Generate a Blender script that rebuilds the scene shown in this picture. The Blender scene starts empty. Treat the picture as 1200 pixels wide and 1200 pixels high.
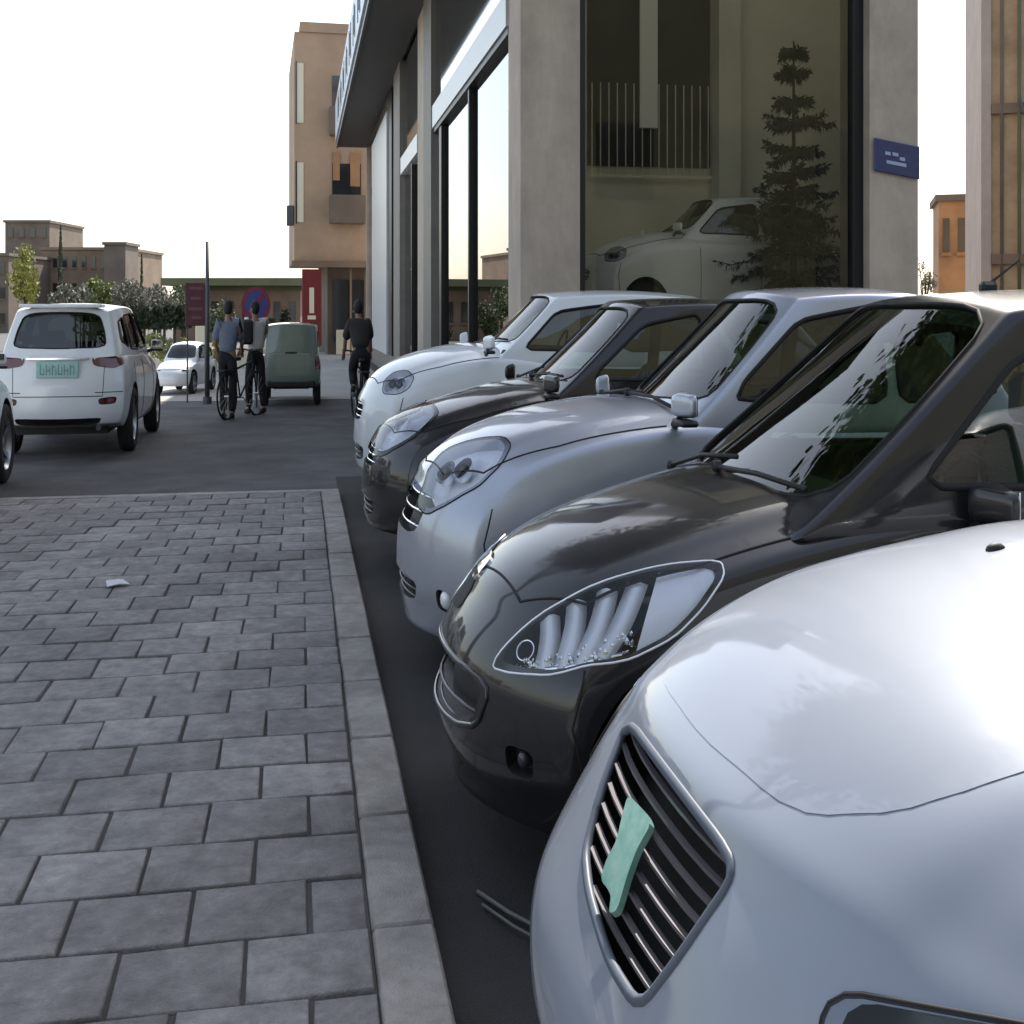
import bpy, bmesh, math, random
import numpy as np
from mathutils import Vector, Matrix
from mathutils.bvhtree import BVHTree
from mathutils.geometry import delaunay_2d_cdt

# ------------------------------------------------------------------ camera, sky, sun, exposure
scene = bpy.context.scene
R = math.radians
ZS = 4.0 / 3.0           # the place is a third taller than wide: every height in metres below is built times ZS
YAW = R(10.41)
EYE = 1.5
cam_d = bpy.data.cameras.new('camera')
cam_d.sensor_width = 36.0
cam_d.lens = 36.0 * 1350.0 / 1200.0
cam_d.shift_y = -235.0 / 1200.0
cam_d.clip_start = 0.05
cam_d.clip_end = 3000.0
cam = bpy.data.objects.new('camera', cam_d)
scene.collection.objects.link(cam)
cam.location = (0, 0, EYE * ZS)
cam.rotation_euler = (R(90), 0, -YAW)
scene.camera = cam

SUN_AZ, SUN_EL = R(29.6), R(50.0)       # azimuth measured from +Y towards +X
world = bpy.data.worlds.new("World")
scene.world = world
world.use_nodes = True
wn = world.node_tree
wn.nodes.clear()
sky = wn.nodes.new('ShaderNodeTexSky')
sky.sky_type = 'NISHITA'
sky.sun_disc = False
sky.sun_elevation = SUN_EL
sky.sun_rotation = SUN_AZ
sky.air_density = 1.3
sky.dust_density = 1.6
sky.ozone_density = 1.0
bg = wn.nodes.new('ShaderNodeBackground')
bg.inputs['Strength'].default_value = 0.15
wo = wn.nodes.new('ShaderNodeOutputWorld')
hs = wn.nodes.new('ShaderNodeHueSaturation')      # thin milky haze: a less saturated sky
hs.inputs['Saturation'].default_value = 0.62
wn.links.new(sky.outputs[0], hs.inputs['Color'])
wn.links.new(hs.outputs[0], bg.inputs['Color'])
wn.links.new(bg.outputs[0], wo.inputs['Surface'])

sun_d = bpy.data.lights.new('sun', 'SUN')
sun_d.energy = 5.0
sun_d.angle = R(0.5)
sun_d.color = (1.0, 0.94, 0.84)
sun = bpy.data.objects.new('sun', sun_d)
scene.collection.objects.link(sun)
sd = Vector((math.sin(SUN_AZ) * math.cos(SUN_EL), math.cos(SUN_AZ) * math.cos(SUN_EL), math.sin(SUN_EL)))
sun.rotation_euler = sd.to_track_quat('Z', 'Y').to_euler()
sun.location = (10, 20, 40)

scene.view_settings.view_transform = 'Standard'
scene.view_settings.look = 'None'
scene.view_settings.gamma = 1.0
scene.view_settings.exposure = 0.95
scene.view_settings.use_curve_mapping = False
scene.cycles.use_denoising = True
scene.cycles.max_bounces = 8
scene.cycles.transparent_max_bounces = 16

rnd = random.Random(7)
COL = scene.collection

# ------------------------------------------------------------------ materials
def lin(c):
    return tuple(((v / 255.0) / 12.92 if v <= 10.3 else ((v / 255.0 + 0.055) / 1.055) ** 2.4) for v in c)

def pmat(name, color, rough=0.6, metal=0.0, coat=0.0, var=0.0, vscale=8.0, bump=0.0, bscale=60.0,
         spec=0.5, trans=0.0, emis=None, objrand=0.0, color2=None, coatr=0.03, tex='object', rvar=0.0):
    m = bpy.data.materials.new(name)
    m.use_nodes = True
    nt = m.node_tree
    b = nt.nodes['Principled BSDF']
    c4 = (*color, 1)
    b.inputs['Base Color'].default_value = c4
    b.inputs['Roughness'].default_value = rough
    b.inputs['Metallic'].default_value = metal
    b.inputs['Coat Weight'].default_value = coat
    b.inputs['Coat Roughness'].default_value = coatr
    b.inputs['Specular IOR Level'].default_value = spec
    b.inputs['Transmission Weight'].default_value = trans
    if emis:
        b.inputs['Emission Color'].default_value = (*emis[0], 1)
        b.inputs['Emission Strength'].default_value = emis[1]
    tc = nt.nodes.new('ShaderNodeTexCoord')
    out = 'Object' if tex == 'object' else 'Generated'
    if tex == 'world':
        g = nt.nodes.new('ShaderNodeNewGeometry')
        vec = g.outputs['Position']
    else:
        vec = tc.outputs[out]
    col = None
    if var > 0 or color2:
        n = nt.nodes.new('ShaderNodeTexNoise')
        n.inputs['Scale'].default_value = vscale
        n.inputs['Detail'].default_value = 8
        n.inputs['Roughness'].default_value = 0.65
        nt.links.new(vec, n.inputs['Vector'])
        r = nt.nodes.new('ShaderNodeValToRGB')
        r.color_ramp.elements[0].position = 0.3
        r.color_ramp.elements[1].position = 0.7
        if color2:
            a, bb = color, color2
        else:
            a = tuple(v * (1 - var) for v in color)
            bb = tuple(min(1, v * (1 + var)) for v in color)
        r.color_ramp.elements[0].color = (*a, 1)
        r.color_ramp.elements[1].color = (*bb, 1)
        nt.links.new(n.outputs['Fac'], r.inputs['Fac'])
        col = r.outputs['Color']
    if objrand > 0:
        oi = nt.nodes.new('ShaderNodeObjectInfo')
        mr = nt.nodes.new('ShaderNodeMapRange')
        mr.inputs['To Min'].default_value = 1 - objrand
        mr.inputs['To Max'].default_value = 1 + objrand
        nt.links.new(oi.outputs['Random'], mr.inputs['Value'])
        hs = nt.nodes.new('ShaderNodeHueSaturation')
        nt.links.new(mr.outputs['Result'], hs.inputs['Value'])
        if col is not None:
            nt.links.new(col, hs.inputs['Color'])
        else:
            hs.inputs['Color'].default_value = c4
        col = hs.outputs['Color']
    if col is not None:
        nt.links.new(col, b.inputs['Base Color'])
    if bump > 0:
        n2 = nt.nodes.new('ShaderNodeTexNoise')
        n2.inputs['Scale'].default_value = bscale
        n2.inputs['Detail'].default_value = 6
        nt.links.new(vec, n2.inputs['Vector'])
        bp = nt.nodes.new('ShaderNodeBump')
        bp.inputs['Strength'].default_value = bump
        bp.inputs['Distance'].default_value = 0.02
        nt.links.new(n2.outputs['Fac'], bp.inputs['Height'])
        nt.links.new(bp.outputs['Normal'], b.inputs['Normal'])
    if rvar > 0:
        n3 = nt.nodes.new('ShaderNodeTexNoise')
        n3.inputs['Scale'].default_value = 5
        n3.inputs['Detail'].default_value = 9
        nt.links.new(vec, n3.inputs['Vector'])
        mr = nt.nodes.new('ShaderNodeMapRange')
        mr.inputs['From Min'].default_value = 0.35
        mr.inputs['From Max'].default_value = 0.7
        mr.inputs['To Min'].default_value = max(0.02, rough - rvar)
        mr.inputs['To Max'].default_value = rough + rvar
        nt.links.new(n3.outputs['Fac'], mr.inputs['Value'])
        nt.links.new(mr.outputs['Result'], b.inputs['Roughness'])
    return m

def glassmat(name, tint=(0.75, 0.8, 0.78), refl=1.5, rough=0.0, extra=0.04):
    m = bpy.data.materials.new(name)
    m.use_nodes = True
    nt = m.node_tree
    nt.nodes.clear()
    o = nt.nodes.new('ShaderNodeOutputMaterial')
    mix = nt.nodes.new('ShaderNodeMixShader')
    t = nt.nodes.new('ShaderNodeBsdfTransparent')
    t.inputs['Color'].default_value = (*tint, 1)
    g = nt.nodes.new('ShaderNodeBsdfGlossy')
    g.inputs['Roughness'].default_value = rough
    f = nt.nodes.new('ShaderNodeFresnel')
    f.inputs['IOR'].default_value = refl
    ad = nt.nodes.new('ShaderNodeMath')
    ad.operation = 'ADD'
    ad.use_clamp = True
    ad.inputs[1].default_value = extra
    nt.links.new(f.outputs[0], ad.inputs[0])
    nt.links.new(ad.outputs[0], mix.inputs['Fac'])
    nt.links.new(t.outputs[0], mix.inputs[1])
    nt.links.new(g.outputs[0], mix.inputs[2])
    nt.links.new(mix.outputs[0], o.inputs['Surface'])
    return m

def dusty(m, dust=(0.30, 0.28, 0.25), amt=0.25):
    """a thin uneven film of street dust over paint, settled on upward faces"""
    nt = m.node_tree
    b = nt.nodes['Principled BSDF']
    g = nt.nodes.new('ShaderNodeNewGeometry')
    n = nt.nodes.new('ShaderNodeTexNoise')
    n.inputs['Scale'].default_value = 3.0
    n.inputs['Detail'].default_value = 10
    n.inputs['Roughness'].default_value = 0.7
    nt.links.new(g.outputs['Position'], n.inputs['Vector'])
    mr = nt.nodes.new('ShaderNodeMapRange')
    mr.inputs['From Min'].default_value = 0.4
    mr.inputs['From Max'].default_value = 0.75
    mr.inputs['To Min'].default_value = 0.0
    mr.inputs['To Max'].default_value = amt
    nt.links.new(n.outputs['Fac'], mr.inputs['Value'])
    mx = nt.nodes.new('ShaderNodeMixRGB')
    nt.links.new(mr.outputs['Result'], mx.inputs['Fac'])
    src = b.inputs['Base Color']
    if src.is_linked:
        nt.links.new(src.links[0].from_socket, mx.inputs['Color1'])
    else:
        mx.inputs['Color1'].default_value = src.default_value
    mx.inputs['Color2'].default_value = (*dust, 1)
    nt.links.new(mx.outputs['Color'], b.inputs['Base Color'])
    mr2 = nt.nodes.new('ShaderNodeMapRange')
    mr2.inputs['From Min'].default_value = 0.35
    mr2.inputs['From Max'].default_value = 0.75
    mr2.inputs['To Min'].default_value = 0.02
    mr2.inputs['To Max'].default_value = 0.16
    nt.links.new(n.outputs['Fac'], mr2.inputs['Value'])
    nt.links.new(mr2.outputs['Result'], b.inputs['Coat Roughness'])
    return m

def stain(m, scale=.6, amt=.35, stretch=(1, 1, 1)):
    """large uneven blotches of wear and old dirt over a surface"""
    nt = m.node_tree
    b = nt.nodes['Principled BSDF']
    g = nt.nodes.new('ShaderNodeNewGeometry')
    mp = nt.nodes.new('ShaderNodeMapping')
    mp.inputs['Scale'].default_value = stretch
    nt.links.new(g.outputs['Position'], mp.inputs['Vector'])
    n = nt.nodes.new('ShaderNodeTexNoise')
    n.inputs['Scale'].default_value = scale
    n.inputs['Detail'].default_value = 9
    n.inputs['Roughness'].default_value = .72
    n.inputs['Distortion'].default_value = .6
    nt.links.new(mp.outputs['Vector'], n.inputs['Vector'])
    mr = nt.nodes.new('ShaderNodeMapRange')
    mr.inputs['From Min'].default_value = .36
    mr.inputs['From Max'].default_value = .64
    mr.inputs['To Min'].default_value = 1 - amt
    mr.inputs['To Max'].default_value = 1 + amt * .6
    nt.links.new(n.outputs['Fac'], mr.inputs['Value'])
    hs_ = nt.nodes.new('ShaderNodeHueSaturation')
    nt.links.new(mr.outputs['Result'], hs_.inputs['Value'])
    src = b.inputs['Base Color']
    if src.is_linked: nt.links.new(src.links[0].from_socket, hs_.inputs['Color'])
    else: hs_.inputs['Color'].default_value = src.default_value
    nt.links.new(hs_.outputs['Color'], b.inputs['Base Color'])
    return m

M = {}
M['black_plastic'] = pmat('black_plastic', (0.012, 0.012, 0.013), 0.55, bump=0.15, bscale=400)
M['gap'] = pmat('rubber_seam', (0.004, 0.004, 0.004), 0.7)
M['rubber'] = pmat('tyre_rubber', (0.018, 0.018, 0.019), 0.85, bump=0.3, bscale=90)
M['alloy'] = pmat('wheel_alloy', (0.45, 0.46, 0.48), 0.32, metal=0.9)
M['chrome'] = pmat('chrome', (0.82, 0.83, 0.85), 0.07, metal=1.0)
M['reflector'] = pmat('lamp_reflector', (0.78, 0.80, 0.86), 0.22, metal=0.85)
M['lamp_white'] = pmat('lamp_white', (0.86, 0.88, 0.93), 0.3, metal=0.1, coat=1)
M['lamp_dark'] = pmat('lamp_dark', (0.03, 0.032, 0.036), 0.3, coat=0.5)
M['slat_grey'] = pmat('slat_grey', (0.13, 0.12, 0.13), 0.35, metal=0.4)
M['emblem'] = pmat('emblem_green', (0.13, 0.36, 0.29), 0.35, metal=0.3, coat=0.6, color2=(.32, .50, .44), vscale=28)
M['lens'] = glassmat('lamp_lens', (0.97, 0.98, 1.0), 1.4, 0.0, 0.01)
M['wind'] = glassmat('windscreen_glass', (0.56, 0.74, 0.54), 1.5, 0.0, 0.03)
M['side'] = glassmat('side_glass', (0.45, 0.50, 0.48), 1.55, 0.0, 0.05)
M['tint'] = glassmat('tinted_glass', (0.10, 0.11, 0.12), 1.6, 0.0, 0.06)
M['interior'] = pmat('car_interior', (0.075, 0.08, 0.07), 0.8, bump=0.2, bscale=120)
M['seatm'] = pmat('seat_fabric', (0.17, 0.18, 0.15), 0.9, bump=0.3, bscale=150)
M['tail'] = pmat('tail_lamp', (0.10, 0.006, 0.008), 0.12, coat=1)
M['plate'] = pmat('plate_face', (0.30, 0.52, 0.50), 0.4, var=0.1)
M['plate_ink'] = pmat('plate_ink', (0.16, 0.27, 0.26), 0.5)

# ------------------------------------------------------------------ object helpers
def mesh_from_bm(bm, name='mesh'):
    me = bpy.data.meshes.new(name)
    bm.to_mesh(me)
    bm.free()
    return me

def zscale(me):
    n = len(me.vertices)
    if not n:
        return
    a = np.empty(n * 3, 'f')
    me.vertices.foreach_get('co', a)
    a[2::3] *= ZS
    me.vertices.foreach_set('co', a)
    me.update()

def sharpen(me, ang=38):
    bm = bmesh.new()
    bm.from_mesh(me)
    c = R(ang)
    for e in bm.edges:
        if len(e.link_faces) == 2:
            e.smooth = e.calc_face_angle(0) < c
    for f in bm.faces:
        f.smooth = True
    bm.to_mesh(me)
    bm.free()

def obj(name, data, mat=None, parent=None, loc=(0, 0, 0), rz=0.0, smooth=None, label=None, cat=None, group=None, kind=None, scaled=True):
    """links ONE mesh object; data is a bmesh or a mesh in metres; heights are multiplied by ZS here"""
    me = mesh_from_bm(data, name) if isinstance(data, bmesh.types.BMesh) else data
    if scaled:
        zscale(me)
    if mat is not None and len(me.materials) == 0:
        me.materials.append(mat)
    if smooth == 'all':
        for p in me.polygons:
            p.use_smooth = True
    elif smooth:
        sharpen(me, smooth)
    o = bpy.data.objects.new(name, me)
    COL.objects.link(o)
    o.location = (loc[0], loc[1], loc[2] * ZS)
    o.rotation_euler = (0, 0, rz)
    if parent is not None:
        o.parent = parent
    tag(o, label, cat, group, kind)
    return o

def tag(o, label=None, cat=None, group=None, kind=None):
    if label: o['label'] = label
    if cat: o['category'] = cat
    if group: o['group'] = group
    if kind: o['kind'] = kind
    return o

def thing(name, label, cat, loc=(0, 0, 0), rz=0.0, group=None):
    o = bpy.data.objects.new(name, None)
    COL.objects.link(o)
    o.empty_display_size = 0.2
    o.location = (loc[0], loc[1], loc[2] * ZS)
    o.rotation_euler = (0, 0, rz)
    return tag(o, label, cat, group)

def kids(o):
    return [c for c in bpy.data.objects if c.parent == o]

def dup(root, loc, rz=0.0, label=None, group=None):
    r = root.copy(); COL.objects.link(r)
    r.location = (loc[0], loc[1], loc[2] * ZS); r.rotation_euler = (0, 0, rz)
    if label: r['label'] = label
    if group: r['group'] = group
    for ch in list(root.children):
        c = ch.copy(); COL.objects.link(c); c.parent = r
        for g in list(ch.children):
            d = g.copy(); COL.objects.link(d); d.parent = c
    return r

# bmesh shape helpers
def bx(bm, x0, x1, y0, y1, z0, z1, bev=0.0):
    v = [bm.verts.new(p) for p in ((x0, y0, z0), (x1, y0, z0), (x1, y1, z0), (x0, y1, z0), (x0, y0, z1), (x1, y0, z1), (x1, y1, z1), (x0, y1, z1))]
    fs = [bm.faces.new([v[i] for i in q]) for q in ((3, 2, 1, 0), (4, 5, 6, 7), (0, 1, 5, 4), (1, 2, 6, 5), (2, 3, 7, 6), (3, 0, 4, 7))]
    if bev > 0:
        es = list({e for f in fs for e in f.edges})
        bmesh.ops.bevel(bm, geom=es, offset=bev, segments=1, affect='EDGES', profile=0.5)
    return v

def box(x0, x1, y0, y1, z0, z1, bev=0.0):
    bm = bmesh.new()
    bx(bm, x0, x1, y0, y1, z0, z1, bev)
    return bm

def tube(bm, pts, r, n=6, closed=False, r2=None, cap=True):
    pts = [Vector(p) for p in pts]
    m = len(pts)
    rings = []
    prev = None
    for i, p in enumerate(pts):
        if closed:
            t = pts[(i + 1) % m] - pts[i - 1]
        else:
            t = pts[min(i + 1, m - 1)] - pts[max(i - 1, 0)]
        if t.length < 1e-9: t = Vector((0, 0, 1))
        t.normalize()
        if prev is None:
            a = Vector((0, 0, 1)) if abs(t.z) < 0.9 else Vector((1, 0, 0))
            u = t.cross(a).normalized()
        else:
            u = (prev - t * prev.dot(t))
            if u.length < 1e-6: u = t.orthogonal()
            u.normalize()
        prev = u
        w = t.cross(u)
        rr = r[i] if isinstance(r, (list, tuple)) else (r if r2 is None else r + (r2 - r) * i / (m - 1))
        rings.append([bm.verts.new(p + (u * math.cos(2 * math.pi * k / n) + w * math.sin(2 * math.pi * k / n)) * rr) for k in range(n)])
    for i in range(m if closed else m - 1):
        a, b = rings[i], rings[(i + 1) % m]
        for k in range(n):
            bm.faces.new((a[k], a[(k + 1) % n], b[(k + 1) % n], b[k]))
    if not closed and cap:
        bm.faces.new(rings[0][::-1]); bm.faces.new(rings[-1])

def lathe(bm, prof, axis='y', n=28, c=(0, 0, 0), close=False):
    """prof: list of (r, h); revolve about the axis"""
    c = Vector(c)
    rings = []
    for r, h in prof:
        ring = []
        for k in range(n):
            a = 2 * math.pi * k / n
            if axis == 'y': p = Vector((r * math.cos(a), h, r * math.sin(a)))
            elif axis == 'x': p = Vector((h, r * math.cos(a), r * math.sin(a)))
            else: p = Vector((r * math.cos(a), r * math.sin(a), h))
            ring.append(bm.verts.new(c + p))
        rings.append(ring)
    L = len(rings)
    for i in range(L if close else L - 1):
        a, b = rings[i], rings[(i + 1) % L]
        for k in range(n):
            bm.faces.new((a[k], a[(k + 1) % n], b[(k + 1) % n], b[k]))
    if not close:
        bm.faces.new(rings[0][::-1]); bm.faces.new(rings[-1])

def cyl(bm, p0, p1, r, n=10, r2=None):
    tube(bm, [p0, p1], r, n, r2=r2)

def smoothcurve(pts):
    """monotone-ish cubic through (x, v) points"""
    xs = np.array([p[0] for p in pts], float); vs = np.array([p[1] for p in pts], float)
    d = np.diff(vs) / np.diff(xs)
    m = np.zeros(len(xs))
    m[0], m[-1] = d[0], d[-1]
    for i in range(1, len(xs) - 1):
        m[i] = 0 if d[i - 1] * d[i] <= 0 else 2 * d[i - 1] * d[i] / (d[i - 1] + d[i])
    def f(x):
        x = min(max(x, xs[0]), xs[-1])
        i = min(int(np.searchsorted(xs, x, 'right')) - 1, len(xs) - 2)
        h = xs[i + 1] - xs[i]; t = (x - xs[i]) / h
        return float((2*t**3 - 3*t**2 + 1) * vs[i] + (t**3 - 2*t**2 + t) * h * m[i] + (-2*t**3 + 3*t**2) * vs[i + 1] + (t**3 - t**2) * h * m[i + 1])
    return f

def lattice_mesh(A, B, C, fn, level=2, name='lattice'):
    """closed box-like cage; fn(a,b,c)->point; Catmull-Clark smoothed"""
    bm = bmesh.new()
    na, nb, nc = len(A), len(B), len(C)
    V = {}
    def v(i, j, k):
        if (i, j, k) not in V:
            V[(i, j, k)] = bm.verts.new(fn(A[i], B[j], C[k]))
        return V[(i, j, k)]
    for j in range(nb - 1):
        for k in range(nc - 1):
            bm.faces.new((v(0, j, k), v(0, j, k + 1), v(0, j + 1, k + 1), v(0, j + 1, k)))
            i = na - 1
            bm.faces.new((v(i, j, k), v(i, j + 1, k), v(i, j + 1, k + 1), v(i, j, k + 1)))
    for i in range(na - 1):
        for k in range(nc - 1):
            bm.faces.new((v(i, 0, k), v(i + 1, 0, k), v(i + 1, 0, k + 1), v(i, 0, k + 1)))
            j = nb - 1
            bm.faces.new((v(i, j, k), v(i, j, k + 1), v(i + 1, j, k + 1), v(i + 1, j, k)))
        for j in range(nb - 1):
            bm.faces.new((v(i, j, 0), v(i, j + 1, 0), v(i + 1, j + 1, 0), v(i + 1, j, 0)))
            k = nc - 1
            bm.faces.new((v(i, j, k), v(i + 1, j, k), v(i + 1, j + 1, k), v(i, j + 1, k)))
    bmesh.ops.recalc_face_normals(bm, faces=bm.faces[:])
    me = mesh_from_bm(bm, name)
    if level:
        o = bpy.data.objects.new('tmp', me)
        COL.objects.link(o)
        md = o.modifiers.new('s', 'SUBSURF'); md.levels = level; md.render_levels = level
        dg = bpy.context.evaluated_depsgraph_get()
        me2 = bpy.data.meshes.new_from_object(o.evaluated_get(dg))
        bpy.data.objects.remove(o)
        return me2
    return me

def boolean(base, ops):
    """base mesh; ops: list of (mesh, 'UNION'|'DIFFERENCE')"""
    o = bpy.data.objects.new('tmp', base); COL.objects.link(o)
    tmp = [o]
    for me, op in ops:
        c = bpy.data.objects.new('tmpc', me); COL.objects.link(c); tmp.append(c)
        md = o.modifiers.new('b', 'BOOLEAN')
        md.operation = op; md.object = c
        try:
            md.solver = 'MANIFOLD'
        except Exception:
            md.solver = 'EXACT'
        try:
            md.material_mode = 'TRANSFER'
        except Exception:
            pass
    dg = bpy.context.evaluated_depsgraph_get()
    me2 = bpy.data.meshes.new_from_object(o.evaluated_get(dg))
    for t in tmp:
        bpy.data.objects.remove(t)
    return me2

def bvh_of(me):
    bm = bmesh.new(); bm.from_mesh(me)
    t = BVHTree.FromBMesh(bm)
    bm.free()
    return t

class Feat:
    """an outline lying on a body surface: gives the cutter, the skin patch and the rim for it"""
    def __init__(s, pts, bvh, nrm=None, fine=0.03, round_it=True, rf=.18):
        s.bvh = bvh
        P = [Vector(p) for p in pts]
        c = sum(P, Vector()) / len(P)
        n = Vector()
        for i in range(len(P)):
            n += (P[i] - c).cross(P[(i + 1) % len(P)] - c)
        n.normalize()
        if nrm is not None:
            nn = Vector(nrm).normalized()
            n = nn
        hit = bvh.find_nearest(c)
        if hit[1] is not None and hit[1].dot(n) < 0: n = -n
        s.c, s.n = c, n
        s.U = n.cross(Vector((0, 0, 1)))
        if s.U.length < 0.05: s.U = n.cross(Vector((0, 1, 0)))
        s.U.normalize(); s.V = s.n.cross(s.U).normalized()
        p2 = [Vector(((p - c).dot(s.U), (p - c).dot(s.V))) for p in P]
        area = sum(p2[i].x * p2[(i + 1) % len(p2)].y - p2[(i + 1) % len(p2)].x * p2[i].y for i in range(len(p2)))
        if area < 0: p2.reverse()
        if round_it:                         # Chaikin corner softening
            for _ in range(2):
                q = []
                for i in range(len(p2)):
                    a, b = p2[i], p2[(i + 1) % len(p2)]
                    q += [a * (1 - rf) + b * rf, a * rf + b * (1 - rf)]
                p2 = q
        s.p2 = s.resample(p2, fine)
    @staticmethod
    def resample(p, step):
        out = []
        for i in range(len(p)):
            a, b = p[i], p[(i + 1) % len(p)]
            k = max(1, int((b - a).length / step))
            for j in range(k):
                out.append(a.lerp(b, j / k))
        return out
    def grow(s, p, g):
        n = len(p); out = []
        for i in range(n):
            t = (p[(i + 1) % n] - p[i - 1])
            if t.length < 1e-9: out.append(p[i].copy()); continue
            t.normalize()
            out.append(p[i] + Vector((t.y, -t.x)) * g)
        return out
    def w(s, q, h=0.0):
        return s.c + s.U * q.x + s.V * q.y + s.n * h
    def on(s, q, off=0.0):
        o = s.w(q, 1.2)
        loc, nr, i, d = s.bvh.ray_cast(o, -s.n, 2.6)
        if loc is None or d > 1.75:
            loc, nr, i, d = s.bvh.find_nearest(s.w(q, 0))
        if nr.dot(s.n) < 0: nr = -nr
        return loc + nr * off
    def cutter(s, depth=0.1, out=0.3, mat=None, g=0.0, taper=0.0):
        p = s.grow(s.p2, g)
        bm = bmesh.new()
        top = [bm.verts.new(s.w(q, out)) for q in p]
        # bottom follows the surface depth
        bot = [bm.verts.new(s.on(q) - s.n * depth + s.U * (-q.x * taper) + s.V * (-q.y * taper)) for q in p]
        n = len(p)
        for i in range(n):
            bm.faces.new((bot[i], bot[(i + 1) % n], top[(i + 1) % n], top[i]))
        bm.faces.new(top); bm.faces.new(bot[::-1])
        bmesh.ops.triangulate(bm, faces=[f for f in bm.faces if len(f.verts) > 4])
        bmesh.ops.recalc_face_normals(bm, faces=bm.faces[:])
        me = mesh_from_bm(bm)
        if mat: me.materials.append(mat)
        return me
    def patch(s, off=0.003, g=0.0, step=0.04, bm=None, thick=0.0):
        p = s.grow(s.p2, g)
        xs = [q.x for q in p]; ys = [q.y for q in p]
        pts = list(p); nb = len(p)
        def inside(x, y):
            r = False; j = nb - 1
            for i in range(nb):
                if (p[i].y > y) != (p[j].y > y) and x < (p[j].x - p[i].x) * (y - p[i].y) / (p[j].y - p[i].y) + p[i].x:
                    r = not r
                j = i
            return r
        y = min(ys) + step * 0.5
        while y < max(ys):
            x = min(xs) + step * 0.5
            while x < max(xs):
                if inside(x, y) and min((Vector((x, y)) - q).length for q in p) > step * 0.35:
                    pts.append(Vector((x, y)))
                x += step
            y += step
        edges = [(i, (i + 1) % nb) for i in range(nb)]
        vs, es, fs, *_ = delaunay_2d_cdt(pts, edges, [list(range(nb))], 1, 1e-6)
        bm = bm or bmesh.new()
        V = [bm.verts.new(s.on(q, off)) for q in vs]
        for f in fs:
            try: bm.faces.new([V[i] for i in f])
            except ValueError: pass
        if thick > 0:
            be = [e for e in bm.edges if e.is_boundary]
            r = bmesh.ops.extrude_edge_only(bm, edges=be)
            for v in r['geom']:
                if isinstance(v, bmesh.types.BMVert): v.co -= s.n * thick
        bmesh.ops.recalc_face_normals(bm, faces=bm.faces[:])
        f0 = bm.faces[:][0] if bm.faces else None
        if f0 is not None:
            tot = sum((f.normal * f.calc_area() for f in bm.faces), Vector())
            if tot.dot(s.n) < 0: bmesh.ops.reverse_faces(bm, faces=bm.faces[:])
        return bm
    def rim(s, r=0.006, off=0.001, g=0.0, n=6, bm=None):
        bm = bm or bmesh.new()
        tube(bm, [s.on(q, off) for q in s.grow(s.p2, g)], r, n, closed=True)
        return bm

def surfline(bvh, pts, direction, off=0.001, step=0.03):
    """polyline draped onto a surface along a direction"""
    P = [Vector(p) for p in pts]; d = Vector(direction).normalized()
    out = []
    for i in range(len(P) - 1):
        k = max(1, int((P[i + 1] - P[i]).length / step))
        for j in range(k + (1 if i == len(P) - 2 else 0)):
            q = P[i].lerp(P[i + 1], j / k)
            loc, nr, idx, dist = bvh.ray_cast(q - d * 1.0, d, 3.0)
            if loc is not None:
                out.append(loc + nr * off)
    return out
# ------------------------------------------------------------------ cars
def cam_ray(px, py):
    """direction, in metres, in which the place lies that shows at a point of the 1200 x 1200 picture"""
    l = (px - 600) / 1350.0; v = -(py - 365) / 1800.0
    c, s = math.cos(YAW), math.sin(YAW)
    return Vector((s + l * c, c - l * s, v)).normalized()

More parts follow.
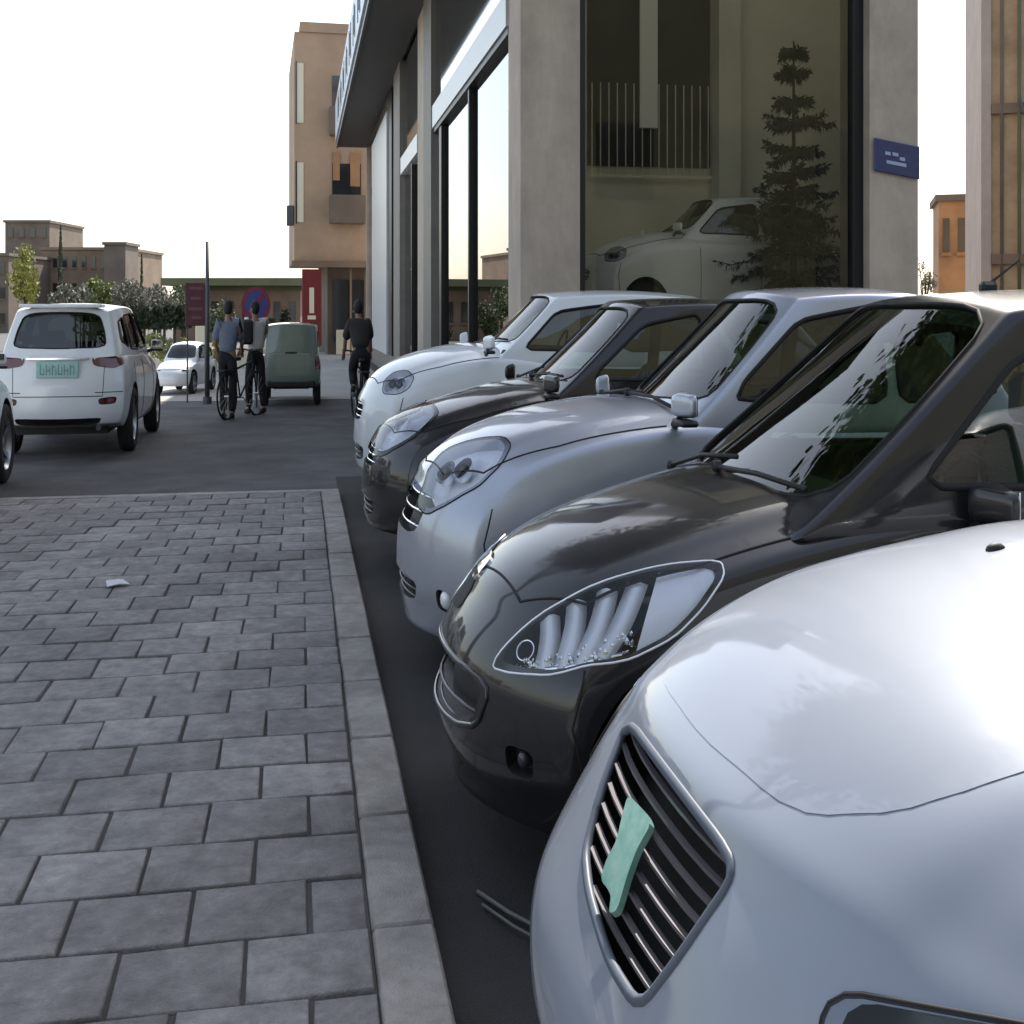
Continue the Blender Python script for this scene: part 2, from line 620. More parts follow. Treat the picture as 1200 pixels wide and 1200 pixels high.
WHEEL_CACHE = {}
def wheel_parts(root, x, y, r, wdt, side, mat_rim, spokes=7):
    key = (round(r, 3), round(wdt, 3), side, mat_rim.name, spokes)
    if key not in WHEEL_CACHE:
        bm = bmesh.new()
        h = wdt / 2
        prof = [(r * 0.66, -h * 0.80), (r * 0.74, -h), (r * 0.90, -h), (r * 0.975, -h * 0.78), (r, -h * 0.45), (r, -h * 0.06), (r * .985, -h * .05), (r * .985, h * .05),
                (r, h * .06), (r, h * 0.45), (r * 0.975, h * 0.78), (r * 0.90, h), (r * 0.74, h), (r * 0.66, h * 0.80)]
        lathe(bm, prof, 'y', 40, close=True)
        bmesh.ops.recalc_face_normals(bm, faces=bm.faces[:])
        ty = mesh_from_bm(bm, 'tyre'); zscale(ty); ty.materials.append(M['rubber']); sharpen(ty, 40)
        bm = bmesh.new()
        o = side * h * 0.8
        rr = r * 0.69
        lathe(bm, [(rr, -h * .8), (rr, -h * .2), (rr * .9, 0), (rr * .9, h * .2), (rr, h * .8), (rr * .96, h * .84), (rr * .90, h * .5), (rr * .86, 0.0), (rr * .93, -h * .8)], 'y', 36, close=True)
        lathe(bm, [(0.012, o * .55 + side * .012), (0.045, o * .55 + side * .010), (0.062, o * .5), (0.062, o * .2)], 'y', 18)
        for k in range(spokes):
            a = 2 * math.pi * k / spokes
            d = Vector((math.cos(a), 0, math.sin(a))); t = Vector((-math.sin(a), 0, math.cos(a)))
            q = []
            for rad, wd, hh in ((0.045, .030, o * .52), (rr * .55, .022, o * .50), (rr * .93, .032, o * .80)):
                q.append([d * rad + t * wd + Vector((0, hh, 0)), d * rad - t * wd + Vector((0, hh, 0)), d * rad - t * wd * .6 + Vector((0, hh - side * .03, 0)), d * rad + t * wd * .6 + Vector((0, hh - side * .03, 0))])
            vv = [[bm.verts.new(p) for p in ring] for ring in q]
            for i in range(2):
                for j in range(4):
                    bm.faces.new((vv[i][j], vv[i][(j + 1) % 4], vv[i + 1][(j + 1) % 4], vv[i + 1][j]))
        bmesh.ops.recalc_face_normals(bm, faces=bm.faces[:])
        ri = mesh_from_bm(bm, 'rim'); zscale(ri); ri.materials.append(mat_rim); sharpen(ri, 35)
        bm = bmesh.new()
        lathe(bm, [(0.14, -side * .02), (0.145, -side * .03), (0.05, -side * .03)], 'y', 24)
        di = mesh_from_bm(bm, 'brake'); zscale(di); di.materials.append(M['slat_grey'])
        WHEEL_CACHE[key] = (ty, ri, di)
    ty, ri, di = WHEEL_CACHE[key]
    t = obj('tyre', ty, None, root, (x, y, r), scaled=False)
    obj('rim', ri, None, t, scaled=False)
    obj('brake_disc', di, None, t, scaled=False)

def car_cages(S):
    L = S['L']
    w = smoothcurve(S['w']); zt = smoothcurve(S['zt']); zb = smoothcurve(S['zb']); xf = smoothcurve(S['xf']); xr = smoothcurve(S['xr'])
    drop = smoothcurve(S['drop'])
    pl, pp = S['plan']; rl = S.get('rplan', (0.14, 3))
    ztop0 = S['xf'][-1][0]
    x0 = xf(ztop0)
    plat = S.get('plateau', 0.014)
    def fn(a, b, c):
        xn = x0 + a * (L - x0)
        top = zt(xn) - drop(xn) * abs(b) ** 3
        if plat and xn < S['cowl'] + .1 and abs(b) < 0.78: top += plat
        z = zb(xn) + c * (top - zb(xn))
        f = xf(z) + pl * abs(b) ** pp
        r = L - xr(z) - rl[0] * abs(b) ** rl[1]
        x = f + a * (r - f)
        # section shape
        sec = S.get('sec', [(0, .90), (.12, .965), (.35, .99), (.55, 1.0), (.8, .985), (1, .93)])
        y = b * w(xn) * smoothcurve(sec)(c)
        return Vector((x, y, z))
    A = [0, .012, .035, .07, .11, .16, .21, .27, .33, .40, .5, .6, .7, .8, .87, .93, .97, .99, 1]
    B0 = [.0, .2, .4, .58, .72, .80, .88, .95, 1]
    B = [-b for b in B0[:0:-1]] + B0
    C = [0, .05, .15, .28, .42, .55, .67, .78, .87, .94, 1]
    lower = lattice_mesh(A, B, C, fn, 2, 'lower')
    G = S['green']
    # G: base z, xw0, xr0, roof z, xw1, xr1, half widths wb, wt
    def gfn(a, b, c, inset=0.0, zlow=None):
        zbse = G['zb'] if zlow is None else zlow
        cc = c
        t = cc
        xw = G['xw0'] + (G['xw1'] - G['xw0']) * (t ** 0.94) + G.get('wcurve', .13) * abs(b) ** 2.2 * (1 - .25 * t) + inset
        xrr = G['xr0'] + (G['xr1'] - G['xr0']) * (t ** 1.15) - G.get('rcurve', .08) * abs(b) ** 2.2 - inset
        x = xw + a * (xrr - xw)
        hw = (G['wb'] + (G['wt'] - G['wb']) * (t ** 1.3)) - inset
        # narrower towards front and rear of the cabin in plan
        hw *= 1 - .05 * (1 - min(1, a / .25)) ** 2 - .10 * max(0, (a - .6) / .4) ** 2
        ridge = G['zr'] - inset
        # roof falls towards the front and rear and to the sides
        rz = ridge - G.get('frontfall', .07) * (1 - min(1, a / .45)) ** 2 - G.get('rearfall', .10) * max(0, (a - .45) / .55) ** 2 - .045 * abs(b) ** 2.5
        z = zbse + (rz - zbse) * t
        return Vector((x, b * hw, z))
    GA = [0, .03, .1, .22, .38, .55, .72, .86, .95, 1]
    GB0 = [0, .3, .6, .82, .93, 1]
    GB = [-b for b in GB0[:0:-1]] + GB0
    GC = [0, .15, .35, .55, .75, .88, .96, 1]
    green = lattice_mesh(GA, GB, GC, gfn, 2, 'green')
    cav = lattice_mesh(GA, GB, GC, lambda a, b, c: gfn(a, b, c, 0.055), 1, 'cav')
    # the cavity goes on below the belt
    z0 = S.get('floor', 0.38)
    xa, xb, wb = G['xw0'] + .30, G['xr0'] - .25, G['wb'] - .12
    cav2 = mesh_from_bm(box(xa, xb, -wb, wb, z0, G['zb'] + .12))
    return lower, green, cav, cav2

def build_car(S, root, paint):
    """paint = material; builds all parts of a car under root"""
    lower, green, cav, cav2 = car_cages(S)
    for me in (lower, green):
        me.materials.clear(); me.materials.append(paint)
    for me in (cav, cav2):
        me.materials.clear(); me.materials.append(M['interior'])
    bl, bg_ = bvh_of(lower), bvh_of(green)
    G = S['green']
    full = boolean(lower.copy(), [(green.copy(), 'UNION')])
    bf = bvh_of(full)
    ops = [(cav, 'DIFFERENCE'), (cav2, 'DIFFERENCE')]
    Minv = Matrix.Translation(Vector((-S['pos'][0], -S['pos'][1], 0)))
    Rz = Matrix.Rotation(-S.get('rz', 0), 4, 'Z')
    def px(p, bv=None):
        """point of the car's skin that shows at picture point p"""
        o = Rz @ (Minv @ Vector((0, 0, EYE - S.get('zoff', 0)))); d = (Rz @ cam_ray(*p).to_4d().to_3d()) if False else (Rz.to_3x3() @ cam_ray(*p))
        loc, nr, i, dist = (bv or bl).ray_cast(o, d, 60)
        if loc is None:
            # closest approach
            best = None
            for k in range(200):
                q = o + d * (math.hypot(*S['pos'][:2]) * (0.5 + k / 150))
                h = (bv or bl).find_nearest(q)
                if best is None or h[3] < best[0]: best = (h[3], h[0])
            loc = best[1]
        return loc
    def mirror(P): return [Vector((p.x, -p.y, p.z)) for p in P]
    # wheels
    wr = S['wr']
    for xw in S['wheels']:
        for sd in (-1, 1):
            bm = bmesh.new()
            yw = S['hw']
            lathe(bm, [(wr + .055, sd * (yw - .27)), (wr + .055, sd * (yw + .15))], 'y', 40, c=(xw, 0, wr))
            bmesh.ops.recalc_face_normals(bm, faces=bm.faces[:])
            me = mesh_from_bm(bm); me.materials.append(M['black_plastic'])
            ops.append((me, 'DIFFERENCE'))
    # windows
    glass = []
    zr, zb_ = G['zr'], G['zb']
    def gx(t): return G['xw0'] + (G['xw1'] - G['xw0']) * t
    def yz_at(z, y): return (z, y)
    wl, wh = S['screen']       # z of lower and upper edges of the windscreen
    def hw_at(z):
        t = (z - zb_) / (zr - zb_)
        return (G['wb'] + (G['wt'] - G['wb']) * max(0, t) ** 1.3) * .95
    pil = S.get('pillar', .065)
    ws = [(0, -(hw_at(wl) - pil), wl), (0, -(hw_at((wl + wh) / 2) - pil), (wl + wh) / 2), (0, -(hw_at(wh) - pil - .01), wh - .02), (0, 0, wh), (0, hw_at(wh) - pil - .01, wh - .02), (0, hw_at((wl + wh) / 2) - pil, (wl + wh) / 2), (0, hw_at(wl) - pil, wl), (0, 0, wl - .01)]
    def proj(P, d, bv):
        out = []
        for p in P:
            q = Vector(p); dd = Vector(d)
            loc, nr, i, dist = bv.ray_cast(q - dd * 3, dd, 8)
            if loc is None: loc = bv.find_nearest(q)[0]
            out.append(loc)
        return out
    xm = (G['xw1'] + G['xr1']) / 2
    P = proj(ws, (1, 0, 0), bvh_of(green))
    fw = Feat(P, bg_, fine=.05)
    ops.append((fw.cutter(.10, .25, M['interior']), 'DIFFERENCE')); glass.append(('windscreen', fw, M['wind']))
    rl_, rh = S.get('rearwin', (zb_ + .12, zr - .16))
    rw = [(9, y * (hw_at(z) * .86 - .06), z) for y, z in ((-1, rl_), (-1, (rl_ + rh) / 2), (-.93, rh), (0, rh + .02), (.93, rh), (1, (rl_ + rh) / 2), (1, rl_), (0, rl_ - .01))]
    fr = Feat(proj(rw, (-1, 0, 0), bg_), bg_, fine=.05)
    ops.append((fr.cutter(.10, .25, M['interior']), 'DIFFERENCE')); glass.append(('rear_window', fr, M['tint']))
    for poly in S['sidewin']:
        for sd in (-1, 1):
            f = Feat(proj([(x, sd * 2, z) for x, z in poly], (0, -sd, 0), bg_), bg_, fine=.05, rf=.09)
            ops.append((f.cutter(.12, .2, M['interior']), 'DIFFERENCE')); glass.append(('side_window', f, S.get('sideglass', M['side'])))
    # sockets in the front
    feats = []
    for ft in S['feats']:
        name, pts, depth, pocket, both = ft['name'], ft['pts'], ft['depth'], ft['pocket'], ft.get('both', True)
        if ft.get('px'):
            P0 = [px(p) for p in pts]
        elif ft.get('front'):   # (y, z) points seen from the front
            P0 = proj([(0, p[0], p[1]) for p in pts], (1, 0, 0), bl)
        elif ft.get('rear'):
            P0 = proj([(S['L'], p[0], p[1]) for p in pts], (-1, 0, 0), bl)
        elif ft.get('loc'):
            P0 = [bl.find_nearest(Vector(p))[0] for p in pts]
        for k, PP in enumerate((P0, mirror(P0)) if both else (P0,)):
            f = Feat(PP, bl, nrm=ft.get('nrm') if k == 0 or not ft.get('nrm') else (ft['nrm'][0], -ft['nrm'][1], ft['nrm'][2]), fine=.03)
            ops.append((f.cutter(depth, .12, pocket, taper=ft.get('taper', .15)), 'DIFFERENCE'))
            feats.append((ft, f, k))
    body = boolean(full, ops)
    body.materials
    sharpen(body, 30)
    ob = obj('body', body, None, root)
    for name, f, m in glass:
        g = obj(name, f.patch(off=S.get('glassoff', -.012), g=.012, step=.12), m, root, smooth='all')
        obj('window_seal', f.rim(.013 if name == 'side_window' else .008, -.002, n=5), M['gap'], g, smooth='all')
    return ob, bl, bf, bg_, px, feats, fw

def seats_and_dash(S, root):
    G = S['green']
    bm = bmesh.new()
    x = G['xw1'] + .05
    def seat(bm, x, y):
        lattice = []
        bx(bm, x - .25, x + .28, y - .25, y + .25, .42, .60, .05)
        # leaning backrest
        v = bx(bm, x + .22, x + .36, y - .24, y + .24, .56, 1.14, .0)
        for i in (4, 5, 6, 7): v[i].co.x += .16
        bx(bm, x + .40, x + .49, y - .13, y + .13, 1.16, 1.34, .03)
    for sd in (-1, 1): seat(bm, x + .35, sd * .37)
    bx(bm, x + 1.10, x + 1.6, -.6, .6, .42, .62, .05)
    v = bx(bm, x + 1.52, x + 1.68, -.6, .6, .56, 1.14, .0)
    for i in (4, 5, 6, 7): v[i].co.x += .14
    obj('seats', bm, M['seatm'], root)
    bm = bmesh.new()
    hw = G['wb'] - .10
    z = S['screen'][0] - .05
    v = bx(bm, G['xw0'] + .28, G['xw0'] + .80, -hw, hw, z - .25, z, .03)
    obj('dashboard', bm, M['interior'], root)
    bm = bmesh.new()
    c = Vector((G['xw0'] + .98, -.37 * S.get('lhd', 1), z - .02))
    pts = []
    for k in range(20):
        a = 2 * math.pi * k / 20
        pts.append(c + Vector((math.sin(a) * .18 * .42, math.cos(a) * .18, math.sin(a) * .18 * .9)))
    tube(bm, pts, .014, 6, closed=True)
    tube(bm, [c + Vector((0, -.17, 0)), c + Vector((-.05, 0, -.03)), c + Vector((0, .17, 0))], .014, 5)
    tube(bm, [c + Vector((-.05, 0, -.03)), c + Vector((-.3, 0, -.1))], .03, 6)
    obj('steering_wheel', bm, M['black_plastic'], root, smooth='all')
    bm = bmesh.new()
    bx(bm, G['xw1'] - .02, G['xw1'] + .02, -.12, .12, S['screen'][1] - .13, S['screen'][1] - .06, .01)
    obj('rear_view_mirror', bm, M['black_plastic'], root)

def wing_mirror(root, x, y, z, sd, paint, base='black'):
    def fn(a, b, c):
                return Vector((x - .07 + .11 * a + .07 * b * (1 - a), y + sd * (.02 + .19 * b), z - .02 + (.135 - .035 * b) * (c - .4) * (1.0 - .3 * (1 - a))))
    me = lattice_mesh([0, .5, 1], [0, .35, .7, 1], [0, .5, 1], fn, 2)
    if sd < 0:
        me.flip_normals()
    m = obj('wing_mirror', me, paint, root, smooth='all')
    bm = bmesh.new()
    bx(bm, x - .05, x + .045, min(y + sd * .01, y + sd * .21), max(y + sd * .01, y + sd * .21), z - .095, z - .068, .010)
    tube(bm, [(x - .01, y - sd * .05, z - .10), (x - .01, y + sd * .05, z - .075)], .022, 8)
    obj('mirror_base', bm, M['black_plastic'], m, smooth=40)
    bm = bmesh.new()
    bx(bm, x + .034, x + .040, min(y + sd * .04, y + sd * .20), max(y + sd * .04, y + sd * .19), z - .05, z + .035)
    obj('mirror_glass', bm, M['chrome'], m)

def wiper(root, S, bf, pts, parent=None):
    P = []
    for p in pts:
        h = bf.find_nearest(Vector(p))
        P.append(h[0] + h[1] * .022)
    bm = bmesh.new()
    tube(bm, P, .009, 6)
    tube(bm, [P[0], P[0] + Vector((.02, -.02, .0))], .02, 8)
    obj('wiper', bm, M['black_plastic'], root, smooth='all')

def lamp_insides(f, root, style, lensmat=None, parent=None):
    """lens, rim and lamp bowls of one headlight"""
    lens = obj('headlight', f.patch(off=.004, g=.002, step=.05), lensmat or M['lens'], root, smooth='all')
    obj('headlight_seam', f.rim(.004, .001), M['gap'], lens, smooth='all')
    xs = [q.x for q in f.p2]; ys = [q.y for q in f.p2]
    def P(u, v, h): 
        q = Vector((u, v))
        return f.on(q, 0) + f.n * h
    def bowl(bm, u, v, r, h=-.015):
        c = f.on(Vector((u, v)), 0)
        rings = []
        for rr, hh in ((r, h), (r * .97, h - .01), (r * .8, h - .04), (r * .45, h - .06), (r * .1, h - .065)):
            rings.append([bm.verts.new(c + f.U * (rr * math.cos(2 * math.pi * k / 20)) + f.V * (rr * math.sin(2 * math.pi * k / 20)) + f.n * hh) for k in range(20)])
        for i in range(4):
            for k in range(20):
                bm.faces.new((rings[i][k], rings[i][(k + 1) % 20], rings[i + 1][(k + 1) % 20], rings[i + 1][k]))
        bm.faces.new(rings[-1])
    for (u, v, r) in style['bowls']:
        bm = bmesh.new(); bowl(bm, u, v, r)
        obj('reflector', bm, M['reflector'], lens, smooth='all')
        bm = bmesh.new()
        bmesh.ops.create_icosphere(bm, subdivisions=2, radius=r * .55, matrix=Matrix.Translation(f.on(Vector((u, v)), 0) - f.n * .035))
        obj('bulb', bm, M['lamp_dark'], lens, smooth='all')
    if style.get('strip'):
        bm = bmesh.new()
        pts = [P(u, v, -.02) for u, v in style['strip']]
        tube(bm, pts, .012, 6)
        obj('light_strip', bm, M['lamp_white'], lens, smooth='all')
    return lens
M['void'] = pmat('grille_void', (.004, .004, .004), .9)
def solid_paint(name, col, **k):
    return dusty(pmat(name, col, k.get('rough', .42), metal=k.get('metal', 0.0), coat=1.0, coatr=.04, spec=k.get('spec', .5)), amt=k.get('amt', .2))
PAINT = {
    'white_pearl': solid_paint('paint_pearl_white', (0.22, 0.245, 0.30), rough=.46, spec=.2, metal=0.12, amt=.12),
    'black': solid_paint('paint_black', (0.009, 0.009, 0.011), spec=.25, amt=.02),
    'silver': solid_paint('paint_silver', (0.42, 0.45, 0.52), metal=0.65, amt=.2),
    'white': solid_paint('paint_white', (0.72, 0.75, 0.78), amt=.12),
}
DEFSEC = [(0, .90), (.12, .965), (.35, .99), (.55, 1.0), (.8, .985), (1, .93)]

# --- nearest car: pearl white with slatted grille
S1 = dict(mirx=.45, L=4.2, hw=.87, pos=(0.47, 2.15), cowl=1.42,
    w=[(0, .80), (.4, .855), (1.0, .875), (2.2, .88), (3.4, .87), (4.2, .80)],
    zt=[(.25, .83), (.45, .94), (.75, 1.025), (1.1, 1.075), (1.5, 1.115), (2.2, 1.02), (3.6, 1.02), (4.2, .96)],
    zb=[(0, .16), (.3, .10), (3.6, .12), (4.2, .22)],
    xf=[(.2, .09), (.35, .01), (.5, .0), (.62, .09), (.72, .16), (.82, .25)],
    xr=[(.2, .10), (.5, 0), (.8, .04), (1.0, .14)],
    drop=[(0, .03), (.5, .04), (1.4, .07), (2.2, .05), (4.2, .08)], plan=(.25, 2.8), sec=[(0, .90), (.12, .965), (.35, .99), (.55, 1.0), (.8, .99), (1, .955)],
    green=dict(zb=.96, xw0=1.42, xw1=2.22, xr0=4.02, xr1=3.45, zr=1.56, wb=.80, wt=.60),
    screen=(1.10, 1.47), wheels=(.80, 3.36), wr=.315,
    sidewin=[[(1.95, 1.08), (2.35, 1.38), (2.75, 1.42), (2.75, 1.08)], [(2.84, 1.08), (2.84, 1.42), (3.35, 1.38), (3.60, 1.22), (3.6, 1.10)]],
    feats=[dict(name='grille', px=True, both=False, depth=.09, pocket=M['void'], taper=0,
                pts=[(736, 838), (800, 925), (858, 1000), (858, 1035), (800, 1120), (748, 1188), (712, 1130), (688, 1050), (683, 1000), (700, 935)]),
           dict(name='headlight', px=False, loc=True, depth=.07, pocket=M['lamp_dark'],
                pts=[(.33, -.56, .72), (.42, -.70, .76), (.60, -.84, .79), (.90, -.87, .82), (.76, -.87, .68), (.48, -.80, .59), (.34, -.70, .58), (.28, -.60, .64)]),
           dict(name='intake', front=True, both=False, depth=.06, pocket=M['black_plastic'], pts=[(-.42, .42), (.42, .42), (.36, .30), (-.36, .30)])])
# --- second car: black small hatchback
S2 = dict(mirx=.82, L=3.85, hw=.83, pos=(0.53, 4.58), cowl=1.40,
    w=[(0, .76), (.35, .81), (1.0, .835), (2.2, .84), (3.2, .83), (3.85, .76)],
    zt=[(.17, .69), (.35, .80), (.8, .92), (1.2, .99), (1.5, 1.02), (2.2, .98), (3.3, .99), (3.85, .94)],
    zb=[(0, .15), (.3, .10), (3.3, .12), (3.85, .22)],
    xf=[(.18, .07), (.32, .0), (.48, .01), (.58, .06), (.69, .17)],
    xr=[(.2, .10), (.5, 0), (.8, .03), (1.0, .10)],
    drop=[(0, .04), (.5, .07), (1.4, .10), (2.2, .05), (3.85, .07)], plan=(.36, 2.2),
    green=dict(zb=.88, xw0=1.06, xw1=2.04, xr0=3.72, xr1=3.36, zr=1.575, wb=.79, wt=.65, wcurve=.11, frontfall=.03),
    screen=(.975, 1.52), pillar=.05, wheels=(.76, 3.15), wr=.30,
    sidewin=[[(1.66, 1.02), (2.12, 1.38), (2.70, 1.45), (2.70, 1.01)], [(2.79, 1.01), (2.79, 1.41), (3.20, 1.37), (3.42, 1.20), (3.42, 1.03)]],
    feats=[dict(name='headlight', px=True, depth=.09, pocket=M['lamp_dark'],
                pts=[(573, 782), (630, 722), (700, 684), (780, 662), (845, 657), (850, 676), (825, 712), (790, 748), (730, 778), (650, 793), (600, 790)]),
           dict(name='intake', front=True, both=False, depth=.07, pocket=M['black_plastic'], pts=[(-.50, .50), (0, .52), (.50, .50), (.42, .34), (-.42, .34)]),
           dict(name='fog_light', front=True, depth=.05, pocket=M['black_plastic'], pts=[(-.68, .36), (-.56, .36), (-.55, .27), (-.66, .27)])])
# --- third: silver hatchback
S3 = dict(mirx=.12, L=3.95, hw=.84, pos=(0.57, 6.98), cowl=1.42,
    w=[(0, .78), (.35, .82), (1.0, .84), (2.2, .845), (3.2, .84), (3.95, .78)],
    zt=[(.14, .78), (.35, .91), (.75, 1.02), (1.2, 1.08), (1.5, 1.10), (2.2, 1.03), (3.3, 1.03), (3.95, .98)],
    zb=[(0, .14), (.3, .10), (3.4, .12), (3.95, .2)],
    xf=[(.18, .05), (.32, .0), (.52, .01), (.66, .06), (.76, .14)],
    xr=[(.2, .10), (.5, 0), (.8, .03), (1.0, .10)],
    drop=[(0, .04), (.5, .08), (1.4, .10), (2.2, .05), (3.95, .07)], plan=(.33, 2.3),
    green=dict(zb=.96, xw0=1.40, xw1=2.22, xr0=3.82, xr1=3.40, zr=1.62, wb=.79, wt=.63, frontfall=.02, rearfall=.05),
    screen=(1.10, 1.55), wheels=(.80, 3.22), wr=.305,
    sidewin=[[(1.88, 1.12), (1.94, 1.20), (2.30, 1.46), (2.80, 1.53), (2.80, 1.10)], [(2.88, 1.10), (2.88, 1.53), (3.30, 1.49), (3.54, 1.32), (3.54, 1.12)]],
    feats=[dict(name='headlight', px=True, depth=.05, pocket=M['lamp_white'],
                pts=[(488, 592), (500, 556), (520, 528), (560, 514), (592, 512), (600, 522), (588, 545), (560, 572), (525, 592), (500, 605)]),
           dict(name='intake', front=True, both=False, depth=.06, pocket=M['black_plastic'], pts=[(-.46, .70), (.46, .70), (.40, .50), (-.40, .50)]),
           dict(name='lower_intake', front=True, both=False, depth=.06, pocket=M['black_plastic'], pts=[(-.46, .36), (.46, .36), (.40, .24), (-.40, .24)]),
           dict(name='fog_light', front=True, depth=.05, pocket=M['lamp_dark'], pts=[(-.70, .34), (-.58, .35), (-.57, .25), (-.68, .24)])])
S4 = dict(S3, pos=(0.50, 9.65), L=4.3,
    w=[(0, .80), (.35, .84), (1.0, .86), (2.2, .865), (3.5, .86), (4.3, .80)], hw=.86,
    zt=[(.14, .76), (.35, .86), (.75, .96), (1.2, 1.04), (1.5, 1.07), (2.2, 1.03), (3.6, 1.05), (4.3, 1.02)],
    green=dict(zb=.95, xw0=1.30, xw1=2.15, xr0=4.15, xr1=3.60, zr=1.59, wb=.81, wt=.63, frontfall=.02, rearfall=.05), wheels=(.80, 3.5),
    zb=[(0, .20), (.3, .17), (3.7, .18), (4.3, .26)],
    xr=[(.2, .10), (.5, 0), (.8, .03), (1.0, .10)], drop=[(0, .04), (.5, .08), (1.4, .10), (2.2, .05), (4.3, .07)],
    screen=(1.07, 1.52),
    sidewin=[[(1.80, 1.09), (1.86, 1.16), (2.24, 1.42), (2.72, 1.49), (2.72, 1.08)], [(2.80, 1.08), (2.80, 1.49), (3.40, 1.42), (3.78, 1.24), (3.78, 1.10)]],
    feats=[dict(name='headlight', px=True, depth=.05, pocket=M['lamp_white'],
                pts=[(434, 536), (444, 506), (462, 484), (488, 473), (510, 475), (515, 485), (500, 502), (474, 522), (450, 536)]),
           dict(name='intake', front=True, both=False, depth=.06, pocket=M['black_plastic'], pts=[(-.42, .66), (.42, .66), (.38, .54), (-.38, .54)]),
           dict(name='lower_intake', front=True, both=False, depth=.06, pocket=M['black_plastic'], pts=[(-.46, .38), (.46, .38), (.40, .26), (-.40, .26)])])
S5 = dict(S3, pos=(0.56, 12.55), L=4.4,
    w=[(0, .82), (.35, .86), (1.0, .885), (2.2, .89), (3.5, .88), (4.4, .82)], hw=.885,
    zt=[(.14, .92), (.35, 1.06), (.75, 1.17), (1.1, 1.22), (1.4, 1.24), (2.2, 1.12), (3.6, 1.12), (4.4, 1.05)],
    green=dict(zb=1.05, xw0=1.22, xw1=2.02, xr0=4.28, xr1=3.80, zr=1.68, wb=.83, wt=.65, frontfall=.03, rearfall=.05), wheels=(.85, 3.55), wr=.345,
    zb=[(0, .26), (.3, .24), (3.8, .24), (4.4, .32)],
    xf=[(.24, .05), (.40, .0), (.65, .01), (.80, .05), (.92, .14)],
    xr=[(.2, .10), (.5, 0), (.8, .03), (1.0, .10)], drop=[(0, .04), (.5, .10), (1.4, .12), (2.2, .05), (4.4, .07)],
    screen=(1.25, 1.62),
    sidewin=[[(1.72, 1.20), (2.10, 1.50), (2.72, 1.56), (2.72, 1.18)], [(2.80, 1.18), (2.80, 1.56), (3.50, 1.52), (3.90, 1.36), (3.90, 1.20)]],
    feats=[dict(name='headlight', px=True, depth=.05, pocket=M['lamp_white'],
                pts=[(448, 462), (450, 446), (462, 436), (478, 434), (486, 442), (480, 455), (466, 463)]),
           dict(name='intake', front=True, both=False, depth=.06, pocket=M['black_plastic'], pts=[(-.42, .78), (.42, .78), (.38, .62), (-.38, .62)]),
           dict(name='lower_intake', front=True, both=False, depth=.06, pocket=M['black_plastic'], pts=[(-.5, .46), (.5, .46), (.44, .32), (-.44, .32)])])

def lift(S, d=.06):
    S = dict(S)
    for k in ('zt', 'zb'): S[k] = [(a, b + d) for a, b in S[k]]
    for k in ('xf', 'xr'): S[k] = [(a + d, b) for a, b in S[k]]
    g = dict(S['green']); g['zb'] += d; g['zr'] += d; S['green'] = g
    S['screen'] = tuple(v + d for v in S['screen'])
    S['sidewin'] = [[(x, z + d) for x, z in P] for P in S['sidewin']]
    fs = []
    for f in S['feats']:
        f = dict(f)
        if f.get('front') or f.get('rear') : f['pts'] = [(a, b + d) for a, b in f['pts']]
        elif f.get('loc'): f['pts'] = [(a, b, c + d) for a, b, c in f['pts']]
        fs.append(f)
    S['feats'] = fs
    S['zoff'] = -d
    return S

def number_plate(root, x, text, z, rear=False, y=0):
    bm = bmesh.new()
    bx(bm, x - .012, x, y - .22, y + .22, z, z + .14, .004)
    p = obj('number_plate', bm, M['plate'], root)
    return p

def parked_car(S, label, paint, group='cars parked nose-in along the kerb'):
    root = thing('parked_car', label, 'car', (S['pos'][0], S['pos'][1], S.get('zoff', 0)), S.get('rz', 0), group)
    ob, bl, bf, bg_, px, feats, fw = build_car(S, root, paint)
    for xw in S['wheels']:
        for sd in (-1, 1):
            wheel_parts(root, xw, sd * (S['hw'] - .12), S['wr'], .19, sd, M['alloy'], S.get('spokes', 7))
    seats_and_dash(S, root)
    mx, mz = S.get('mirror', (S['green']['xw0'] + S.get('mirx', .26), S['screen'][0] + .02))
    for sd in (-1, 1):
        wing_mirror(root, mx, sd * (S['hw'] - .05), mz, sd, paint)
    # underbody
    bm = bmesh.new(); bx(bm, .35, S['L'] - .3, -S['hw'] + .28, S['hw'] - .28, .17, .30)
    obj('underbody', bm, M['black_plastic'], root)
    return root, ob, bl, bf, bg_, px, feats, fw

def seam(root, bvh, pts, d, r=.0048, mat=None, name='panel_gap', off=0.0):
    P = surfline(bvh, pts, d, off)
    if len(P) < 2: return
    bm = bmesh.new(); tube(bm, P, r, 5)
    return obj(name, bm, mat or M['gap'], root, smooth='all')

